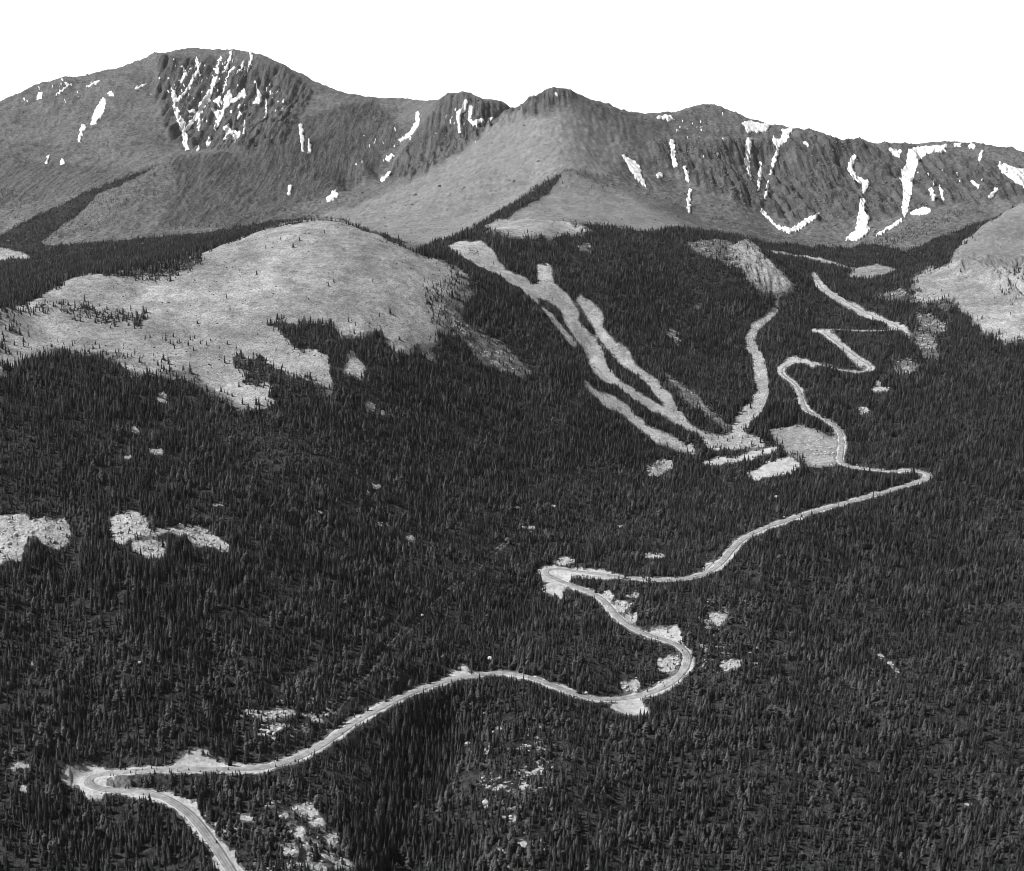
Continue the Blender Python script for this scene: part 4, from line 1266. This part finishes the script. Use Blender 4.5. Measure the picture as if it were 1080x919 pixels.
def spread(n, y0, y1, dens_grid):
    y = np.sqrt(RNG.uniform(y0 ** 2, y1 ** 2, n)); a = RNG.uniform(-.5, .5, n)
    x = a * y
    k_ = RNG.random(n) < sample(dens_grid, x, y)
    return x[k_], y[k_]


# low juniper and willow scrub on the open meadows
oct_v = np.array([(1, 0, .1), (0, 1, .15), (-1, 0, .1), (0, -1, .12), (.2, .1, .8), (0, 0, -.4)], float)
oct_f = np.array([(0, 1, 4), (1, 2, 4), (2, 3, 4), (3, 0, 4), (1, 0, 5), (2, 1, 5), (3, 2, 5), (0, 3, 5)])
sx_, sy_ = spread(170000, 1600, 4600, (1 - blur(lot, 2)) * np.clip((blur(zmead, 1) * .35 + blur(zdim, 2) * .35 + blur(zski, 1) * .12) * np.clip(.6 + 1.4 * fbm(GX / 60, GY / 60, 3, 66), .06, 1), 0, 1))
ss_ = np.clip(RNG.lognormal(-.25, .5, sx_.size), .3, 2.6)
SCRUB = simple('scrub_leaves', .06, .8, .1, var=.5, scale=.3)
scr = scatter('scrub', 'low dark scrub dotted over the bald dry slopes', [(oct_v, oct_f)], np.stack([sx_, sy_, sample(Z, sx_, sy_) + CZ], -1), ss_, RNG.uniform(0, 6, sx_.size), np.zeros(sx_.size, int))
scr.data.materials.append(SCRUB)
# frost shattered blocks on the peaks
SLAB = NT('grey_granite', .95, .1)
_p = SLAB.n('ShaderNodeNewGeometry').outputs['Position']
SLAB.color(SLAB.ramp(SLAB.noise(_p, .02, 4), .3, .7, .08, .20))
mz_ = np.clip(far * (1 - blur(zdim, 3) * .7) * (.25 + .6 * cl) * np.clip(.5 + 1.2 * fbm(GX / 120, GY / 120, 3, 67), .05, 1), 0, 1)
rx_, ry_ = spread(150000, 3400, 6700, mz_)
rs_ = np.clip(RNG.lognormal(.75, .5, rx_.size), 1.0, 7.5)
blk = scatter('shattered_rocks', 'frost shattered grey blocks littering the high peaks', BGS, np.stack([rx_, ry_, sample(Z, rx_, ry_) + CZ], -1), rs_, RNG.uniform(0, 6, rx_.size), RNG.integers(0, 6, rx_.size))
blk.data.materials.append(SLAB.m)
print('scrub', sx_.size, 'blocks', rx_.size)

# ------------------------------------------------------------------ cars
GLASS = simple('car_glass', .16, .08, .8)
TYRE = simple('rubber', .02, .9, .1)
CHROME = simple('chrome', .6, .25, .5, 1)
PAINT = {'white': simple('white_paint', .80, .3, .5), 'pale': simple('pale_paint', .55, .3, .5), 'grey': simple('grey_paint', .22, .3, .5), 'dark': simple('dark_paint', .05, .3, .5)}


def prism(pts, y0, y1, tp=0.0, zr=None):
    """side profile (x, z) extruded across y, tapered in towards the top"""
    zs = [z for _, z in pts]; lo, hi = min(zs), max(zs)
    def ins(z): return tp * (z - lo) / max(hi - lo, 1e-6)
    V = [(x, y0 + ins(z), z) for x, z in pts] + [(x, y1 - ins(z), z) for x, z in pts]
    n = len(pts)
    Fc = [tuple(range(n))[::-1], tuple(range(n, 2 * n))] + [(i, (i + 1) % n, n + (i + 1) % n, n + i) for i in range(n)]
    return V, Fc


CARP = {}


def car_parts(paint):
    """long saloon body, glasshouse, four wheels, bumpers"""
    if paint in CARP: return CARP[paint]
    body = prism([(-2.6, .45), (-2.55, .85), (-1.6, .95), (1.1, 1.0), (2.45, .9), (2.6, .7), (2.55, .4), (-2.5, .35)], -.95, .95, .08)
    roof = prism([(-1.35, 1.46), (-1.25, 1.52), (.35, 1.54), (.55, 1.48)], -.68, .68, .05)
    glass = prism([(-1.9, .96), (-1.3, 1.47), (.5, 1.49), (1.15, .99)], -.86, .86, .17)
    bmp = prism([(2.5, .42), (2.5, .58), (2.72, .58), (2.72, .42)], -.9, .9)
    bmr = prism([(-2.72, .42), (-2.72, .58), (-2.5, .58), (-2.5, .42)], -.9, .9)
    wv, wf = [], []
    for s_ in (-.11, .11):
        wv += [(math.cos(6.283 * k / 14) * .36, s_, math.sin(6.283 * k / 14) * .36) for k in range(14)]
    wf = [tuple(range(14)), tuple(range(14, 28))[::-1]] + [(k, 14 + k, 14 + (k + 1) % 14, (k + 1) % 14) for k in range(14)]
    L = []
    for nm, (v, f), m, loc in (('body', body, PAINT[paint], (0, 0, 0)), ('roof', roof, PAINT[paint], (0, 0, 0)), ('window_glass', glass, GLASS, (0, 0, 0)),
                               ('bumper', bmp, CHROME, (0, 0, 0)), ('bumper', bmr, CHROME, (0, 0, 0))) + tuple(('wheel', (wv, wf), TYRE, (x, y, .36)) for x in (-1.6, 1.6) for y in (-.82, .82)):
        me = bpy.data.meshes.new(nm); me.from_pydata(v, [], f); me.materials.append(m); me.update()
        L.append((nm, me, loc))
    CARP[paint] = L
    return L


def car(px, py, ang, paint, label, group=None, on_road=False):
    p = locate(px, py)[0]
    r_ = bpy.data.objects.new('parked_car' if not on_road else 'car', None); COL.objects.link(r_)
    z = p[2] + CZ + .05
    if on_road:
        co, i, d = kd.find((p[0], p[1], 0)); z = allp[i, 2] + CZ + .42
    r_.location = (p[0], p[1], z); r_.rotation_euler[2] = ang
    tag(r_, label, 'car', group)
    for nm, me, loc in car_parts(paint):
        c = bpy.data.objects.new(nm, me); COL.objects.link(c); c.parent = r_; c.location = loc
    return r_


rc = random.Random(4)
spots = []
for k_ in range(6): spots.append((853 + k_ * 4.4, 470.3 + k_ * .5, -.8))
for k_ in range(6): spots.append((852 + k_ * 4.5, 474.4 + k_ * .55, -.95))
for k_ in range(5): spots.append((858 + k_ * 4.2, 478.8 + k_ * .2, -.7))
for k_ in range(4): spots.append((840 + k_ * 3.9, 467.4 + k_ * .5, -.85))
for (x, y, a) in spots:
    pt = rc.choices(['white', 'pale', 'grey', 'dark'], [9, 3, 1, 1])[0]
    w_ = {'white': 'white', 'pale': 'light grey', 'grey': 'mid grey', 'dark': 'dark'}[pt]
    car(x + rc.uniform(-.5, .5), y + rc.uniform(-.2, .2), a + rc.uniform(-.1, .1), pt, w_ + ' car parked in the cluster in the middle of the gravel car park', w_ + ' cars in the car park cluster')
car(880, 463.5, -.9, 'white', 'white car parked by the trees at the right edge of the car park')
car(885, 467.5, -1.0, 'pale', 'light grey car at the right edge of the car park beside the loop road')
car(876, 490.5, -.5, 'white', 'white car by the entrance at the bottom right of the car park')
car(640.5, 640, -1.1, 'white', 'white car driving on the road between the left hairpin and the tight curve', None, True)
car(704, 671, -.5, 'white', 'left white car parked on the pale gravel pullout above the tight curve')
car(708, 672.3, -.5, 'pale', 'light grey car parked in the middle of the pullout above the tight curve')
car(717.5, 675.2, -.5, 'white', 'right white car parked at the end of the pullout above the tight curve')
car(712, 695.5, -.7, 'white', 'white car parked on the inner side of the tight road curve')

# ------------------------------------------------------------------ camera, light, sky, air
cam = bpy.data.cameras.new('camera'); co = bpy.data.objects.new('camera', cam); COL.objects.link(co)
cam.sensor_width = 36; cam.sensor_fit = 'HORIZONTAL'; cam.lens = F / W * 36
cam.clip_start = 1; cam.clip_end = 60000
co.location = (0, 0, CZ); co.rotation_euler = (math.pi / 2 - P, 0, 0)
S.camera = co

hz = NT('haze_air')
hz.t.nodes.remove(hz.b)
pv = hz.t.nodes.new('ShaderNodeVolumePrincipled')
pv.inputs['Color'].default_value = (.9, .9, .9, 1); pv.inputs['Density'].default_value = HAZE; pv.inputs['Anisotropy'].default_value = .2
hz.t.links.new(pv.outputs[0], hz.t.nodes['Material Output'].inputs['Volume'])
zlo, zhi = float(Z.min()) + CZ - 1.5, max(float(Z.max()) + CZ, CZ) + 40
hv = [(x, y, z) for z in (zlo, zhi) for x, y in ((-5200, -60), (5200, -60), (5200, 8700), (-5200, 8700))]
tag(mesh_obj('haze', hv, [(3, 2, 1, 0), (4, 5, 6, 7), (0, 1, 5, 4), (1, 2, 6, 5), (2, 3, 7, 6), (3, 0, 4, 7)], hz.m), 'thin summer haze over the valley', kind='stuff')

EL, AZ = math.radians(50), math.radians(3)      # high sun to the left, a little beyond the ridge line
sd = Vector((-math.cos(EL) * math.cos(AZ), math.cos(EL) * math.sin(AZ), math.sin(EL)))
sun = bpy.data.lights.new('sun', 'SUN'); sun.energy = 4.4; sun.angle = math.radians(.55)
so = bpy.data.objects.new('sun', sun); COL.objects.link(so)
so.rotation_euler = (-sd).to_track_quat('-Z', 'Y').to_euler()
so.location = (-2000, 2000, 4000)
wd = bpy.data.worlds.new('World'); S.world = wd; wd.use_nodes = True
wt = wd.node_tree; bg = wt.nodes['Background']
sk = wt.nodes.new('ShaderNodeTexSky'); sk.sky_type = 'NISHITA'; sk.sun_disc = False
sk.sun_elevation = EL; sk.sun_rotation = math.atan2(sd.x, sd.y)
sk.altitude = 1500; sk.air_density = 1.0; sk.dust_density = 2.0; sk.ozone_density = 1.0
bw = wt.nodes.new('ShaderNodeRGBToBW')          # black and white film
wt.links.new(sk.outputs[0], bw.inputs[0])
tcw = wt.nodes.new('ShaderNodeTexCoord'); sxw = wt.nodes.new('ShaderNodeSeparateXYZ'); wt.links.new(tcw.outputs['Generated'], sxw.inputs[0])


def wmath(op, a, b):
    nd = wt.nodes.new('ShaderNodeMath'); nd.operation = op
    for k_, v_ in enumerate((a, b)):
        if isinstance(v_, bpy.types.NodeSocket): wt.links.new(v_, nd.inputs[k_])
        else: nd.inputs[k_].default_value = v_
    return nd.outputs[0]


# bright summer haze low over the horizon
band = wmath('DIVIDE', 1.0, wmath('ADD', wmath('POWER', wmath('DIVIDE', wmath('ABSOLUTE', sxw.outputs[2], 0), .17), 6.0), 1.0))
wt.links.new(wmath('ADD', bw.outputs[0], wmath('MULTIPLY', band, 18.0)), bg.inputs[0])
bg.inputs[1].default_value = .05
S.view_settings.view_transform = 'Standard'; S.view_settings.look = 'None'
S.cycles.filter_width = .9
S.view_settings.exposure = .55; S.view_settings.gamma = 1
